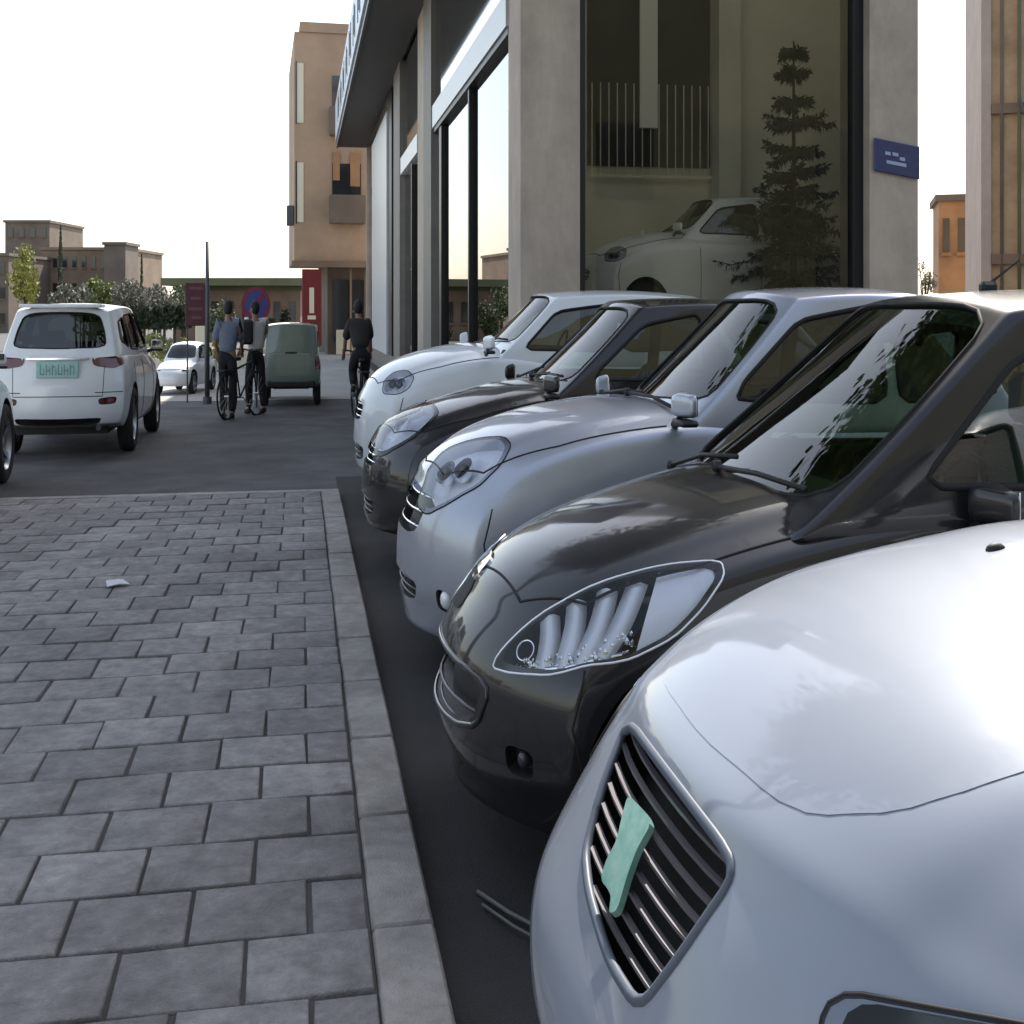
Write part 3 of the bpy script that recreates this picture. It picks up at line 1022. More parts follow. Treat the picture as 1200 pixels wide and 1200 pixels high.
def common_seams(root, S, bl, bf):
    c = S['cowl']; hw = S['hw']
    for sd in (-1, 1):
        seam(root, bl, [(c + .05, sd * hw * .86, 2), (c * .6, sd * hw * .83, 2), (S['xf'][-1][1] + .30, sd * hw * .72, 2), (S['xf'][-1][1] + .10, sd * hw * .48, 2)], (0, 0, -1))
        for x in (c + .32, c + 1.32, c + 2.05):
            if x < S['L'] - .4:
                seam(root, bl, [(x, sd * 2, .30), (x, sd * 2, S['green']['zb'] - .02)], (0, -sd, 0))
    for sd in (-1, 1):     # bumper joint ahead of the wheel, sill line
        xa = S['wheels'][0] - S['wr'] - .055
        zz = S['zt'][1][1] - .22
        seam(root, bl, [(xa + .02, sd * 2, zz), (xa - .03, sd * 2, zz - .14), (xa + .01, sd * 2, .36)], (0, -sd, 0))
        seam(root, bl, [(S['wheels'][0] + .42, sd * 2, .33), (S['wheels'][1] - .42, sd * 2, .35)], (0, -sd, 0), r=.006)
    seam(root, bl, [(S['xf'][-1][1] + .10, -hw * .48, 2), (S['xf'][-1][1] + .04, 0, 2), (S['xf'][-1][1] + .10, hw * .48, 2)], (0, 0, -1))
    # door handles
    for sd in (-1, 1):
        for x in (c + 1.15, c + 1.95):
            if x < S['L'] - .5:
                h = bl.ray_cast(Vector((x, sd * 2, .86)), Vector((0, -sd, 0)), 3)[0]
                if h:
                    bm = bmesh.new(); bx(bm, x - .09, x + .09, min(h.y + sd * .0, h.y + sd * .035), max(h.y + sd * .0, h.y + sd * .035), .845, .875, .01)
                    obj('door_handle', bm, ob_paint[root.name], root, smooth=40)
ob_paint = {}

def car_one():
    S = lift(S1)
    root, ob, bl, bf, bg_, px, feats, fw = parked_car(S, 'nearest parked car, pearl white with a slatted front grille and a green emblem', PAINT['white_pearl'])
    ob_paint[root.name] = PAINT['white_pearl']
    top = [(.30, .0), (.33, .36), (.47, .52), (.95, .64), (1.42, .72), (1.46, .3)]
    top = top + [(x, -y) for x, y in top[::-1] if y > 0]
    P = [bl.ray_cast(Vector((x, y, 3)), Vector((0, 0, -1)), 5)[0] for x, y in top]
    fb = Feat(P, bl, nrm=(-.15, 0, 1))
    obj('bonnet', fb.patch(off=.0012, step=.05), PAINT['white_pearl'], root, smooth=30)
    for ft, f, k in feats:
        if ft['name'] == 'headlight':
            lamp_insides(f, root, dict(bowls=[(-.05, 0, .055), (.08, 0, .05)]))
        if ft['name'] == 'grille':
            fr = obj('grille_frame', f.rim(.010, -.003, g=-.004, n=8), M['slat_blue'], root, smooth='all')
            # slats run across the car: lines of equal height on the surface
            zs = [p.z for p in [f.on(q) for q in f.p2]]
            z0, z1 = min(zs), max(zs)
            ring = [f.on(q) for q in f.p2]
            for i in range(8):
                z = z0 + (z1 - z0) * (i + .9) / 9.2
                ys = []
                for a, b in zip(ring, ring[1:] + ring[:1]):
                    if (a.z - z) * (b.z - z) < 0:
                        ys.append(a.y + (b.y - a.y) * (z - a.z) / (b.z - a.z))
                if len(ys) < 2: continue
                ya, yb = min(ys), max(ys)
                pts = []
                for j in range(9):
                    y = ya + (yb - ya) * j / 8
                    h = bl.ray_cast(Vector((-1, y, z)), Vector((1, 0, 0)), 4)[0]
                    if h: pts.append(h + Vector((.012, 0, 0)))
                bm = bmesh.new()
                prev = None
                for p in pts:
                    t = .003
                    ring_ = [bm.verts.new(p + Vector(q)) for q in ((-.002, 0, -t), (-.002, 0, t), (.009, 0, t), (.009, 0, -t))]
                    if prev:
                        for q in range(4): bm.faces.new((prev[q], prev[(q + 1) % 4], ring_[(q + 1) % 4], ring_[q]))
                    else: bm.faces.new(ring_[::-1])
                    prev = ring_
                bm.faces.new(prev)
                bmesh.ops.recalc_face_normals(bm, faces=bm.faces[:])
                obj('slat', bm, M['slat_grey'], root)
            # emblem: a slanting bar with a hooked top
            P = [px(p) for p in [(741, 936), (762, 958), (768, 972), (752, 1000), (741, 1030), (729, 1072), (719, 1076), (722, 1052), (709, 1036), (716, 1012), (728, 990), (734, 962)]]
            fe = Feat(P, bl, fine=.008, round_it=True)
            e = obj('emblem', fe.patch(off=.012, step=.02, thick=.012), M['emblem'], root)
        if ft['name'] == 'intake':
            obj('intake_mesh', f.patch(off=-.03, step=.1), M['black_plastic'], root)
    # washer nozzles on the bonnet
    for y in (.25, -.32):
        h = bl.ray_cast(Vector((1.10, y, 3)), Vector((0, 0, -1)), 5)[0]
        bm = bmesh.new(); bmesh.ops.create_uvsphere(bm, u_segments=10, v_segments=6, radius=.014)
        for v in bm.verts: v.co = Vector((v.co.x * 1.8, v.co.y, v.co.z * .9)) + h
        obj('washer_nozzle', bm, M['black_plastic'], root, smooth='all')
    for y0 in (-.55, .10):
        wiper(root, S, bf, [(1.46, y0, 1.12), (1.50, y0 + .25, 1.13), (1.50, y0 + .55, 1.12)])
    return root
M['slat_blue'] = pmat('grille_surround', (0.075, 0.09, 0.12), 0.5, metal=0.0)

def car_two():
    S = lift(S2)
    root, ob, bl, bf, bg_, px, feats, fw = parked_car(S, 'black hatchback with a large swept-back headlight, parked second from the camera', PAINT['black'])
    ob_paint[root.name] = PAINT['black']
    common_seams(root, S, bl, bf)
    for ft, f, k in feats:
        if ft['name'] == 'headlight':
            lens = obj('headlight', f.patch(off=.004, g=.002, step=.05), M['lens'], root, smooth='all')
            obj('chrome_trim', f.rim(.0035, .002), M['lamp_white'], lens, smooth='all')
            # place blades and bowls by position along the lamp
            xs = sorted(q.x for q in f.p2)
            flip = 1 if (f.w(Vector((xs[-1], 0))).x > f.w(Vector((xs[0], 0))).x) else -1
            span = xs[-1] - xs[0]
            def U(t): return xs[0] + t * span if flip > 0 else xs[-1] - t * span
            def lims(u):
                v = []
                n = len(f.p2)
                for i in range(n):
                    a, b = f.p2[i], f.p2[(i + 1) % n]
                    if (a.x - u) * (b.x - u) < 0: v.append(a.y + (b.y - a.y) * (u - a.x) / (b.x - a.x))
                return (min(v), max(v)) if len(v) >= 2 else (0, 0)
            for t, lean in ((.25, .02), (.36, .01), (.47, -.02), (.58, -.04)):
                bm = bmesh.new()
                va, vb = lims(U(t))
                pts = []
                for j in range(7):
                    s_ = j / 6
                    q = Vector((U(t + lean * (s_ - .5) * 2 + .02 * math.sin(s_ * 3.1)), va + (vb - va) * (.04 + .92 * s_)))
                    pts.append(f.on(q, -.02))
                wv = f.U * .040
                prev = None
                for p in pts:
                    rg = [bm.verts.new(p - wv), bm.verts.new(p + f.n * .012), bm.verts.new(p + wv), bm.verts.new(p - f.n * .03)]
                    if prev:
                        for q in range(4): bm.faces.new((prev[q], prev[(q + 1) % 4], rg[(q + 1) % 4], rg[q]))
                    prev = rg
                bmesh.ops.recalc_face_normals(bm, faces=bm.faces[:])
                obj('chrome_blade', bm, M['lamp_white'], lens, smooth='all')
            # amber-clear side lamp: a white tail behind the bowls
            bm = bmesh.new()
            q = [p for p in f.p2 if (p.x - U(.66)) * flip > 0]
            if len(q) > 3:
                V = [bm.verts.new(f.on(p, -.012)) for p in f.grow(f.p2, -.012) if (p.x - U(.66)) * flip > 0]
                bm.faces.new(V)
                bmesh.ops.triangulate(bm, faces=bm.faces[:])
                obj('side_lamp', bm, M['lamp_white'], lens)
            bm = bmesh.new()
            for t, r in ((.15, .030),):
                va, vb = lims(U(t)); c = f.on(Vector((U(t), (va + vb) / 2)), -.02)
                rings = []
                for rr, hh in ((r, .0), (r * .97, -.012), (r * .75, -.04), (r * .3, -.06)):
                    rings.append([bm.verts.new(c + f.U * rr * math.cos(k2 * math.pi / 10) + f.V * rr * math.sin(k2 * math.pi / 10) + f.n * hh) for k2 in range(20)])
                for i in range(3):
                    for k2 in range(20): bm.faces.new((rings[i][k2], rings[i][(k2 + 1) % 20], rings[i + 1][(k2 + 1) % 20], rings[i + 1][k2]))
                bm.faces.new(rings[-1])
            obj('reflector', bm, M['lamp_dark'], lens, smooth='all')
            for t, r in ((.15, .032),):
                va, vb = lims(U(t)); c = f.on(Vector((U(t), (va + vb) / 2)), -.018)
                bm = bmesh.new(); tube(bm, [c + f.U * r * math.cos(k2 * math.pi / 14) + f.V * r * math.sin(k2 * math.pi / 14) for k2 in range(28)], .0045, 6, closed=True)
                obj('chrome_ring', bm, M['chrome'], lens, smooth='all')
            bm = bmesh.new(); tube(bm, [f.on(Vector((U(t), lims(U(t))[0 if f.V.z > 0 else 1] + (.022 if f.V.z > 0 else -.022))), -.02) for t in (.1, .2, .3, .4, .5, .6, .66)], .010, 6)
            obj('chrome_tray', bm, M['chrome'], lens, smooth='all')
            bm = bmesh.new()
            for j in range(46):     # crushed-glass glints low in the lamp
                t = .12 + .56 * j / 46
                va, vb = lims(U(t))
                c = f.on(Vector((U(t), va + (vb - va) * (rnd.uniform(.05, .28) if f.V.z > 0 else rnd.uniform(.72, .95)))), -.018)
                bmesh.ops.create_icosphere(bm, subdivisions=1, radius=rnd.uniform(.005, .014), matrix=Matrix.Translation(c))
            obj('facets', bm, M['chrome'], lens)
        if ft['name'] == 'intake':
            for j, z in enumerate((.40, .455)):
                pts = [h[0] + Vector((.025, 0, 0)) for h in [bl.ray_cast(Vector((-1, -.40 + .1 * i, z)), Vector((1, 0, 0)), 3) for i in range(9)]]
                bm = bmesh.new(); tube(bm, pts, .008, 4)
                obj('grille_bar', bm, M['slat_grey'], root, smooth='all')
            lip = [f.on(q, .006) for q in f.p2]
            obj('bumper_lip', f.rim(.010, .0), PAINT['black'], root, smooth='all')
        if ft['name'] == 'fog_light':
            bm = bmesh.new()
            c = f.on(Vector((0, 0)), -.03)
            bmesh.ops.create_uvsphere(bm, u_segments=14, v_segments=8, radius=.026, matrix=Matrix.Translation(c))
            obj('fog_light', bm, M['lamp_dark'], root, smooth='all')
    # badge and slim slot on the nose
    P = [px(p) for p in [(552, 662), (568, 646), (578, 645), (577, 655), (563, 674), (556, 682)]]
    f = Feat(P, bl, fine=.02)
    obj('emblem', f.patch(off=.008, step=.02, thick=.012), M['chrome'], root)
    P = [px(p) for p in [(530, 706), (548, 664), (575, 634), (588, 624), (578, 645), (556, 684), (537, 716)]]
    f = Feat(P, bl, fine=.02)
    obj('nose_slot', f.patch(off=.003, step=.03), M['gap'], root)
    P = [px(p) for p in [(527, 706), (545, 665), (570, 630), (588, 617)]]
    bm = bmesh.new(); tube(bm, [bl.find_nearest(p)[0] + bl.find_nearest(p)[1] * .004 for p in P], .006, 5)
    obj('chrome_trim', bm, M['chrome'], root, smooth='all')
    h = bf.ray_cast(Vector((2.42, 0, 3)), Vector((0, 0, -1)), 4)[0]
    bm = bmesh.new(); bx(bm, h.x - .03, h.x + .05, -.022, .022, h.z - .01, h.z + .03, .012); tube(bm, [h + Vector((.01, 0, .02)), h + Vector((.16, 0, .10))], .006, 5, r2=.003)
    obj('aerial', bm, M['black_plastic'], root)
    for y0 in (-.60, .02):
        wiper(root, S, bf, [(1.16, y0 + .55, 1.02), (1.24, y0 + .30, 1.05), (1.30, y0, 1.07)])
    return root

def simple_car(S, label, paint, name=None, lifted=True):
    if lifted: S = lift(S)
    root, ob, bl, bf, bg_, px, feats, fw = parked_car(S, label, paint)
    ob_paint[root.name] = paint
    common_seams(root, S, bl, bf)
    for ft, f, k in feats:
        if ft['name'] == 'headlight':
            sgn = -1 if k else 1
            xs = [q.x for q in f.p2]
            flip = 1 if (f.w(Vector((max(xs), 0))).x > f.w(Vector((min(xs), 0))).x) else -1
            sp = (max(xs) - min(xs)) / 2; md = (max(xs) + min(xs)) / 2
            def mid(u):
                v = []; n = len(f.p2)
                for i in range(n):
                    a, b = f.p2[i], f.p2[(i + 1) % n]
                    if (a.x - u) * (b.x - u) < 0: v.append(a.y + (b.y - a.y) * (u - a.x) / (b.x - a.x))
                return (min(v) + max(v)) / 2, (max(v) - min(v)) / 2
            bs = []
            for t in (-.35, .1):
                u = md + flip * sp * t; v, h = mid(u); bs.append((u, v, min(.065, h * .8)))
            lamp_insides(f, root, dict(bowls=bs))
        elif 'intake' in ft['name']:
            n_ = 3
            zz = [f.on(q).z for q in f.p2]; z0, z1 = min(zz), max(zz)
            for j in range(n_):
                z = z0 + (z1 - z0) * (j + .7) / (n_ + .4)
                pts = [h[0] + Vector((.02, 0, 0)) for h in [bl.ray_cast(Vector((-1, -.36 + .09 * i, z)), Vector((1, 0, 0)), 3) for i in range(9)] if h[0]]
                bm = bmesh.new(); tube(bm, pts, .007, 4)
                obj('grille_bar', bm, M['chrome'] if ft['name'] == 'intake' else M['slat_grey'], root, smooth='all')
        elif ft['name'] == 'fog_light':
            bm = bmesh.new()
            bmesh.ops.create_uvsphere(bm, u_segments=14, v_segments=8, radius=.045, matrix=Matrix.Translation(f.on(Vector((0, 0)), -.03)))
            fg = obj('fog_light', bm, M['lamp_white'], root, smooth='all')
    c = S['screen'][0]
    for y0 in (-.60, .02):
        wiper(root, S, bf, [(S['cowl'] + .0, y0 + .55, c + .02), (S['cowl'] + .10, y0 + .30, c + .05), (S['cowl'] + .14, y0, c + .07)])
    return root

car_one()
car_two()
simple_car(S3, 'silver hatchback parked between the two black cars', PAINT['silver'])
simple_car(S4, 'black car with a bright headlight, parked beyond the silver hatchback', PAINT['black'])
car5 = simple_car(S5, 'tall white car at the far end of the kerbside row, nearest the showroom', PAINT['white'])
# ------------------------------------------------------------------ ground, pavement, kerb
M['asphalt'] = pmat('asphalt', (0.066, 0.065, 0.067), 0.85, var=.4, vscale=1.1, bump=.5, bscale=120, tex='world')
M['bed'] = pmat('joint_sand', (0.080, 0.077, 0.073), 0.95, bump=.5, bscale=200, tex='world')
M['paver'] = pmat('paver_stone', (0.205, 0.195, 0.188), 0.78, var=.30, vscale=9, bump=.5, bscale=110, objrand=.2, tex='world')
M['kerb'] = pmat('kerb_stone', (0.25, 0.235, 0.215), 0.75, var=.22, vscale=7, bump=.4, bscale=120, objrand=.10, tex='world')
M['farground'] = pmat('far_ground', (0.20, 0.185, 0.15), 0.95, var=.3, vscale=.05, tex='world')
RZ = -.06
stain(M['paver'], .9, .30); stain(M['paver'], 14, .18); stain(M['asphalt'], .5, .35); stain(M['asphalt'], 25, .2); stain(M['kerb'], 2.0, .3)
bm = box(-900, 900, -120, 1500, RZ - .5, RZ - .004)
obj('ground', bm, M['farground'], kind='structure')
bm = box(-30, 26, -60, 140, RZ - .3, RZ)
obj('road', bm, M['asphalt'], kind='structure')
PX0, PY0, PY1 = -9.0, -6.0, 13.0
bm = box(PX0, .225, PY0, PY1, RZ - .1, -.012)
pav = obj('pavement', bm, M['bed'], kind='structure')
PW, PD = .388, .355
def paver_mesh(w, d, seed):
    r = random.Random(seed)
    bm = bmesh.new()
    j = .005
    x0, x1, y0, y1 = -w / 2 + j + r.uniform(0, .004), w / 2 - j - r.uniform(0, .004), -d / 2 + j + r.uniform(0, .004), d / 2 - j - r.uniform(0, .004)
    v = bx(bm, x0, x1, y0, y1, -.05, 0)
    for q in v:
        q.co.x += r.uniform(-.005, .005); q.co.y += r.uniform(-.005, .005)
        if q.co.z > -.01: q.co.z += r.uniform(-.003, .003)
    es = [e for e in bm.edges if all(q.co.z > -.02 for q in e.verts)]
    bmesh.ops.bevel(bm, geom=es, offset=.007, segments=2, affect='EDGES', profile=.5)
    return bm
pm = []
for i in range(8):
    me = mesh_from_bm(paver_mesh(PW, PD, i), 'paver'); zscale(me); me.materials.append(M['paver']); sharpen(me, 50); pm.append(me)
pb = []
for i in range(4):
    me = mesh_from_bm(paver_mesh(.200, PD, 20 + i), 'paver'); zscale(me); me.materials.append(M['paver']); sharpen(me, 50); pb.append(me)
spots = []
row = 0
y = PY1 - PD / 2
while y > PY0:
    x = .223 - PW / 2 - (PW / 2 if row % 2 else 0)
    if row % 2:
        spots.append((.223 - PW / 4, y, 2))
    while x > PX0 + .2:
        spots.append((x, y, 0)); x -= PW
    y -= PD; row += 1
half = []
for i in range(3):
    me = mesh_from_bm(paver_mesh(PW / 2, PD, 40 + i), 'paver'); zscale(me); me.materials.append(M['paver']); sharpen(me, 50); half.append(me)
def seen(x, y): return y > 2.7 and x > -.242 * y - .35
single = sorted([s for s in spots if seen(s[0], s[1])], key=lambda s: s[1])[:298]
ss = set(single)
def flat(x, y): return .004 * math.sin(x * 2.1 + 1) * math.sin(y * 1.3)
for x, y, k in single:
    o = bpy.data.objects.new('paver', rnd.choice((pm, pb, half)[k])); COL.objects.link(o)
    o.location = (x, y, (rnd.uniform(-.003, .003) + flat(x, y)) * ZS)
    o.rotation_euler = (R(rnd.uniform(-.35, .35)), R(rnd.uniform(-.35, .35)), R(rnd.uniform(-.5, .5)))
    o.parent = pav
bm = bmesh.new()
for x, y, k in spots:
    if (x, y, k) in ss: continue
    w = (PW, .2, PW / 2)[k]
    bx(bm, x - w / 2 + .011, x + w / 2 - .011, y - PD / 2 + .011, y + PD / 2 - .011, -.05, rnd.uniform(-.003, .003))
obj('paver', bm, M['paver'], pav, kind='stuff')
# kerb stones
obj('parking_bay_shade', box(.44, 7.2, -4, 14.6, RZ + .002, RZ + .006), pmat('shade_dark_asphalt', (0.017, 0.016, 0.016), .85, var=.45, vscale=1.6, bump=.5, bscale=130, tex='world'), kind='structure')  # bay sheet coloured near-black: the shade under the cars is in its colour
kerb_root = obj('kerb', box(.232, .428, -6, PY1, RZ - .2, -.03), M['bed'], kind='structure')
y = PY1
for i in range(22):
    L = .84
    bm = bmesh.new()
    bx(bm, .228, .432, y - L + .006, y - .002, RZ - .1, rnd.uniform(.0, .004), .012)
    obj('kerb_stone', bm, M['kerb'], kerb_root, smooth=50)
    y -= L
# end kerb of the pavement towards the carriageway
bm = box(PX0, .43, PY1 + .002, PY1 + .16, RZ - .1, .0, .01)
obj('kerb_stone', bm, M['kerb'], kerb_root)
# scrap of litter
bm = bmesh.new()
c = Vector((-1.32, 8.75, .012))
vs = [bm.verts.new(c + Vector((math.cos(a) * rr, math.sin(a) * rr * .8, h))) for a, rr, h in ((0, .10, .0), (1, .08, .02), (2.1, .11, .004), (3, .07, .024), (4.2, .10, .002), (5.2, .09, .016))]
m_ = bm.verts.new(c + Vector((.01, 0, .03)))
for i in range(6): bm.faces.new((m_, vs[i], vs[(i + 1) % 6]))
obj('litter', bm, pmat('paper', (.6, .6, .62), .8), label='small crumpled scrap of white paper lying on the grey pavers', cat='litter')

# ------------------------------------------------------------------ showroom
M['stone'] = pmat('facade_stone', (0.46, 0.39, 0.325), 0.7, var=.14, vscale=1.6, bump=.2, bscale=60, tex='world')
stain(M['stone'], 1.2, .16, (1, 1, .25))
M['stone_dark'] = pmat('facade_grey', (0.20, 0.185, 0.165), 0.6, var=.15, vscale=2, tex='world')
M['frame'] = pmat('window_frame', (0.022, 0.023, 0.026), 0.4, metal=.3)
M['frame_white'] = pmat('white_beam', (0.62, 0.64, 0.66), 0.35, metal=.2)
M['glass_dark'] = pmat('spandrel_glass', (0.020, 0.026, 0.022), 0.06, coat=1, spec=.8)
M['soffit'] = pmat('soffit', (0.045, 0.045, 0.045), 0.6)
M['shopglass'] = glassmat('shop_glass', (.90, .90, .86), 1.4, 0.0, .0)
M['facadeglass'] = glassmat('facade_glass', (.45, .48, .48), 1.9, 0.0, .22)
M['inner'] = pmat('inner_wall', (0.70, 0.67, 0.55), 0.85, var=.12, vscale=.8, tex='world')
M['plaster'] = pmat('white_plaster', (0.8, 0.78, 0.72), 0.8)
M['inner_dark'] = pmat('inner_dark', (0.012, 0.012, 0.011), 0.8)
M['cream'] = pmat('cream', (0.70, 0.64, 0.50), 0.7)
M['floor_in'] = pmat('showroom_floor', (0.5, 0.48, 0.43), 0.35, var=.1)
FX, BX1, BY = 2.87, 8.60, 15.0
HB, HL, YT, YE = 13.0, 7.6, 31.0, 46.0
b = thing('showroom', 'corner showroom with stone columns, tall panes and dark canopy behind the parked row', 'building', (FX, BY, 0))
def B(name, mat, x0, x1, y0, y1, z0, z1, bev=0.0, parent=None, **k):
    """box in place coordinates, child of the showroom"""
    bm = box(x0 - FX, x1 - FX, y0 - BY, y1 - BY, z0, z1, bev)
    return obj(name, bm, mat, parent or b, **k)
B('column', M['stone'], FX, 3.68, BY, BY + .9, RZ - .05, HB)
# raised stone cladding slabs on the corner column, fine joints between
B('column', M['stone'], 7.86, BX1, BY, BY + .9, RZ - .05, HB)
B('wall', M['stone'], FX + .02, BX1 - .02, BY + .02, BY + .88, 8.9, HB - .01)
B('plinth', M['stone_dark'], 3.68, 7.86, BY + .05, BY + .8, RZ, 1.15)
B('roof', M['soffit'], FX + .42, 10.7, 19.203, 19.897, HB - .3, HB - .004)
B('roof', M['soffit'], FX + .02, BX1 - .02, 19.9, YT, HB - .3, HB - .004)
def prism(name, mat, pts, z0, z1, parent=None):
    bm = bmesh.new()
    lo = [bm.verts.new((x - FX, y - BY, z0)) for x, y in pts]; hi = [bm.verts.new((x - FX, y - BY, z1)) for x, y in pts]
    n = len(pts)
    for i in range(n): bm.faces.new((lo[i], lo[(i + 1) % n], hi[(i + 1) % n], hi[i]))
    bm.faces.new(lo[::-1]); bm.faces.new(hi)
    bmesh.ops.recalc_face_normals(bm, faces=bm.faces[:])
    return obj(name, bm, mat, parent or b)
prism('added_skylight', glassmat('added_rooflight', (.95, .96, .95), 1.4, 0, .0), [(FX + .4, BY + .9), (8.35, BY + .9), (10.5, 19.2), (FX + .4, 19.2)], HB - .12, HB - .11)  # roof glazing added to let daylight brighten the room
# the room widens along the side street
prism('side_wall', M['inner'], [(8.34, BY + .9), (8.598, BY + .9), (11.2, 19.9), (10.9, 19.9)], RZ, HB)
B('wall', M['stone'], BX1 - .3, 11.2, 19.903, 20.1, RZ, HB - .31)
B('roof', M['soffit'], FX + .02, BX1 - .02, YT, YE + 5, HL - .3, HL - .004)
B('wall', M['stone'], BX1 - .3, BX1, 20.103, YE + 5, RZ, HL)
B('wall', M['stone'], BX1 - .3, BX1, 20.103, YT, HL + .003, HB - .31)

B('wall', M['stone'], FX + .1, BX1 - .31, YT - .3, YT, 7.2, HB - .31)
B('wall', M['stone'], FX, BX1, YE + 5.01, YE + 5.3, RZ, HL)
# front window
fr = B('window', M['shopglass'], 3.76, 7.78, BY + .26, BY + .272, 1.2, 8.9)
for x0, x1 in ((3.68, 3.80), (7.70, 7.86)):
    B('window_frame', M['frame'], x0, x1, BY + .18, BY + .34, 1.15, 6.2, .004, parent=fr) if False else B('window_frame', M['frame'], x0 + .001, x1 - .001, BY + .18, BY + .34, 1.151, 8.89)
B('window_frame', M['frame'], 3.80, 7.70, BY + .18, BY + .34, 1.151, 1.24)
# interior
prism('floor', M['floor_in'], [(FX + .41, BY + .36), (8.33, BY + .89), (10.85, 19.6), (FX + .41, 19.6)], .95, 1.10)
B('wall', M['inner'], FX + .41, 10.8, 19.65, 19.85, .9, HB - .32)
B('wall', M['plaster'], 3.7, 8.3, BY + .885, BY + .898, 9.0, HB - .32)  # white lining added to bounce sunlight onto the back wall
B('doorway', M['inner_dark'], 4.95, 7.20, 19.60, 19.645, 3.42, 8.0)
for i in range(15):
    x = 5.0 + i * .152
    bm = bmesh.new(); cyl(bm, (x - FX, 19.5 - BY, 3.30), (x - FX, 19.5 - BY, 4.5), .011, 6)
    obj('railing', bm, M['cream'], b)
B('railing', M['cream'], 4.95, 7.20, 19.48, 19.52, 3.26, 3.30)
B('banner', M['plaster'], 5.86, 6.18, 19.46, 19.54, 3.92, 8.0)
B('pillar', M['inner'], 7.22, 7.62, 19.2, 19.6, 1.1, 10)
# street facade
def gl(y0, y1, z0, z1): return B('window', M['facadeglass'], FX + .10, FX + .112, y0, y1, z0, z1)
# bay one
B('sill', M['stone_dark'], FX + .02, FX + .35, BY + .9, 25.1, RZ, .42)
gl(BY + .9, 19.88, .42, 4.42); gl(20.02, 23.9, .42, 4.42)
B('mullion', M['frame'], FX + .02, FX + .16, 19.88, 20.02, .42, 4.42)
B('mullion', M['frame'], FX + .02, FX + .16, 23.9, 24.3, .42, 4.42)
gl(24.3, 25.1, .42, 4.42)
B('beam', M['frame_white'], FX - .04, FX + .2, BY + .9, 25.1, 4.50, 4.86)
B('beam', M['frame'], FX - .01, FX + .18, BY + .9, 25.1, 4.42, 4.497)
B('spandrel', M['glass_dark'], FX + .05, FX + .3, BY + .9, 25.1, 4.863, 7.0)
B('column', M['stone_dark'], FX - .06, FX + .5, 25.1, 26.7, RZ, 7.0)
B('column', M['stone'], FX - .02, FX + .45, 26.703, 28.4, RZ, 7.0)
B('sill', M['stone_dark'], FX + .02, FX + .35, 28.4, 51, RZ, .42)
gl(28.4, 30.4, .42, 4.42); gl(30.55, 33.2, .42, 4.42)
B('mullion', M['frame'], FX + .02, FX + .16, 30.4, 30.55, .42, 4.42)
B('beam', M['frame_white'], FX - .04, FX + .2, 28.4, 33.2, 4.45, 4.8)
B('spandrel', M['glass_dark'], FX + .05, FX + .3, 28.4, 33.2, 4.803, 7.0)
B('column', M['stone_dark'], FX - .06, FX + .5, 33.2, 35.4, RZ, 7.0)
gl(35.4, 37.2, .42, 6.9)
B('mullion', M['frame'], FX + .02, FX + .16, 37.2, 38.5, .42, 6.9)
B('column', M['frame_white'], FX - .05, FX + .4, 38.5, 46.5, .42, 6.5)
gl(46.5, 51, .42, 6.9)
B('parapet', M['stone'], FX, FX + .4, YT, YE + 5, 7.0, HL)
B('wall', M['stone'], FX + .01, FX + .4, BY + .9, YT - .31, 7.003, HB - .01)
# canopy
B('canopy', M['soffit'], 1.62, FX - .01, 22.0, 51.0, 6.9, 7.02)
B('fascia', M['frame'], 1.55, 1.62, 22.0, 51.0, 6.86, 8.3)
sg = B('sign_board', pmat('sign_blue_white', (0.42, 0.50, 0.62), .35, var=.2, vscale=1.5, tex='world'), 1.49, 1.548, 22.4, 50.6, 7.02, 8.22)
for i in range(9):   # dark strokes on the board
    y0 = 24 + i * 2.7
    for j in range(3):
        bm = box(1.475 - FX, 1.489 - FX, y0 + j * .55 - BY, y0 + j * .55 + .22 - BY, 7.22 + .15 * (j % 2), 8.0 - .15 * ((i + j) % 2))
        obj('sign_mark', bm, M['frame'], sg)
B('canopy', M['soffit'], 1.62, FX - .01, 22.0, 51.0, 8.2, 8.28)
# street name plate
sp = thing('street_sign', 'small blue enamel street sign fixed to the right-hand stone column of the showroom', 'sign', (8.25, BY - .02, 3.1))
bm = box(-.34, .35, -.03, .0, -.16, .19, .01)
for v in bm.verts: v.co.z += -.12 * v.co.x
obj('sign_plate', bm, pmat('enamel_blue', (0.018, 0.03, 0.13), .3, coat=.6, var=.2), sp)
bm = bmesh.new()
for x0, x1, z in ((-.18, -.10, .03), (-.07, .02, .035), (.04, .12, .0), (-.16, .14, -.06)):
    v = bx(bm, x0, x1, -.034, -.0305, z, z + .035)
for v in bm.verts: v.co.z += -.12 * v.co.x
obj('sign_lettering', bm, pmat('enamel_white', (.35, .42, .6), .4), sp)
# ------------------------------------------------------------------ placing far things by bearing and distance
def far(px, D, z=0):
    """place point at depth D (metres) on the bearing that shows at column px"""
    l = (px - 600) / 1350.0 * D
    c, s = math.cos(YAW), math.sin(YAW)
    return Vector((s * D + c * l, c * D - s * l, z))
def zat(py, D): return EYE + (365 - py) * D / 1800.0

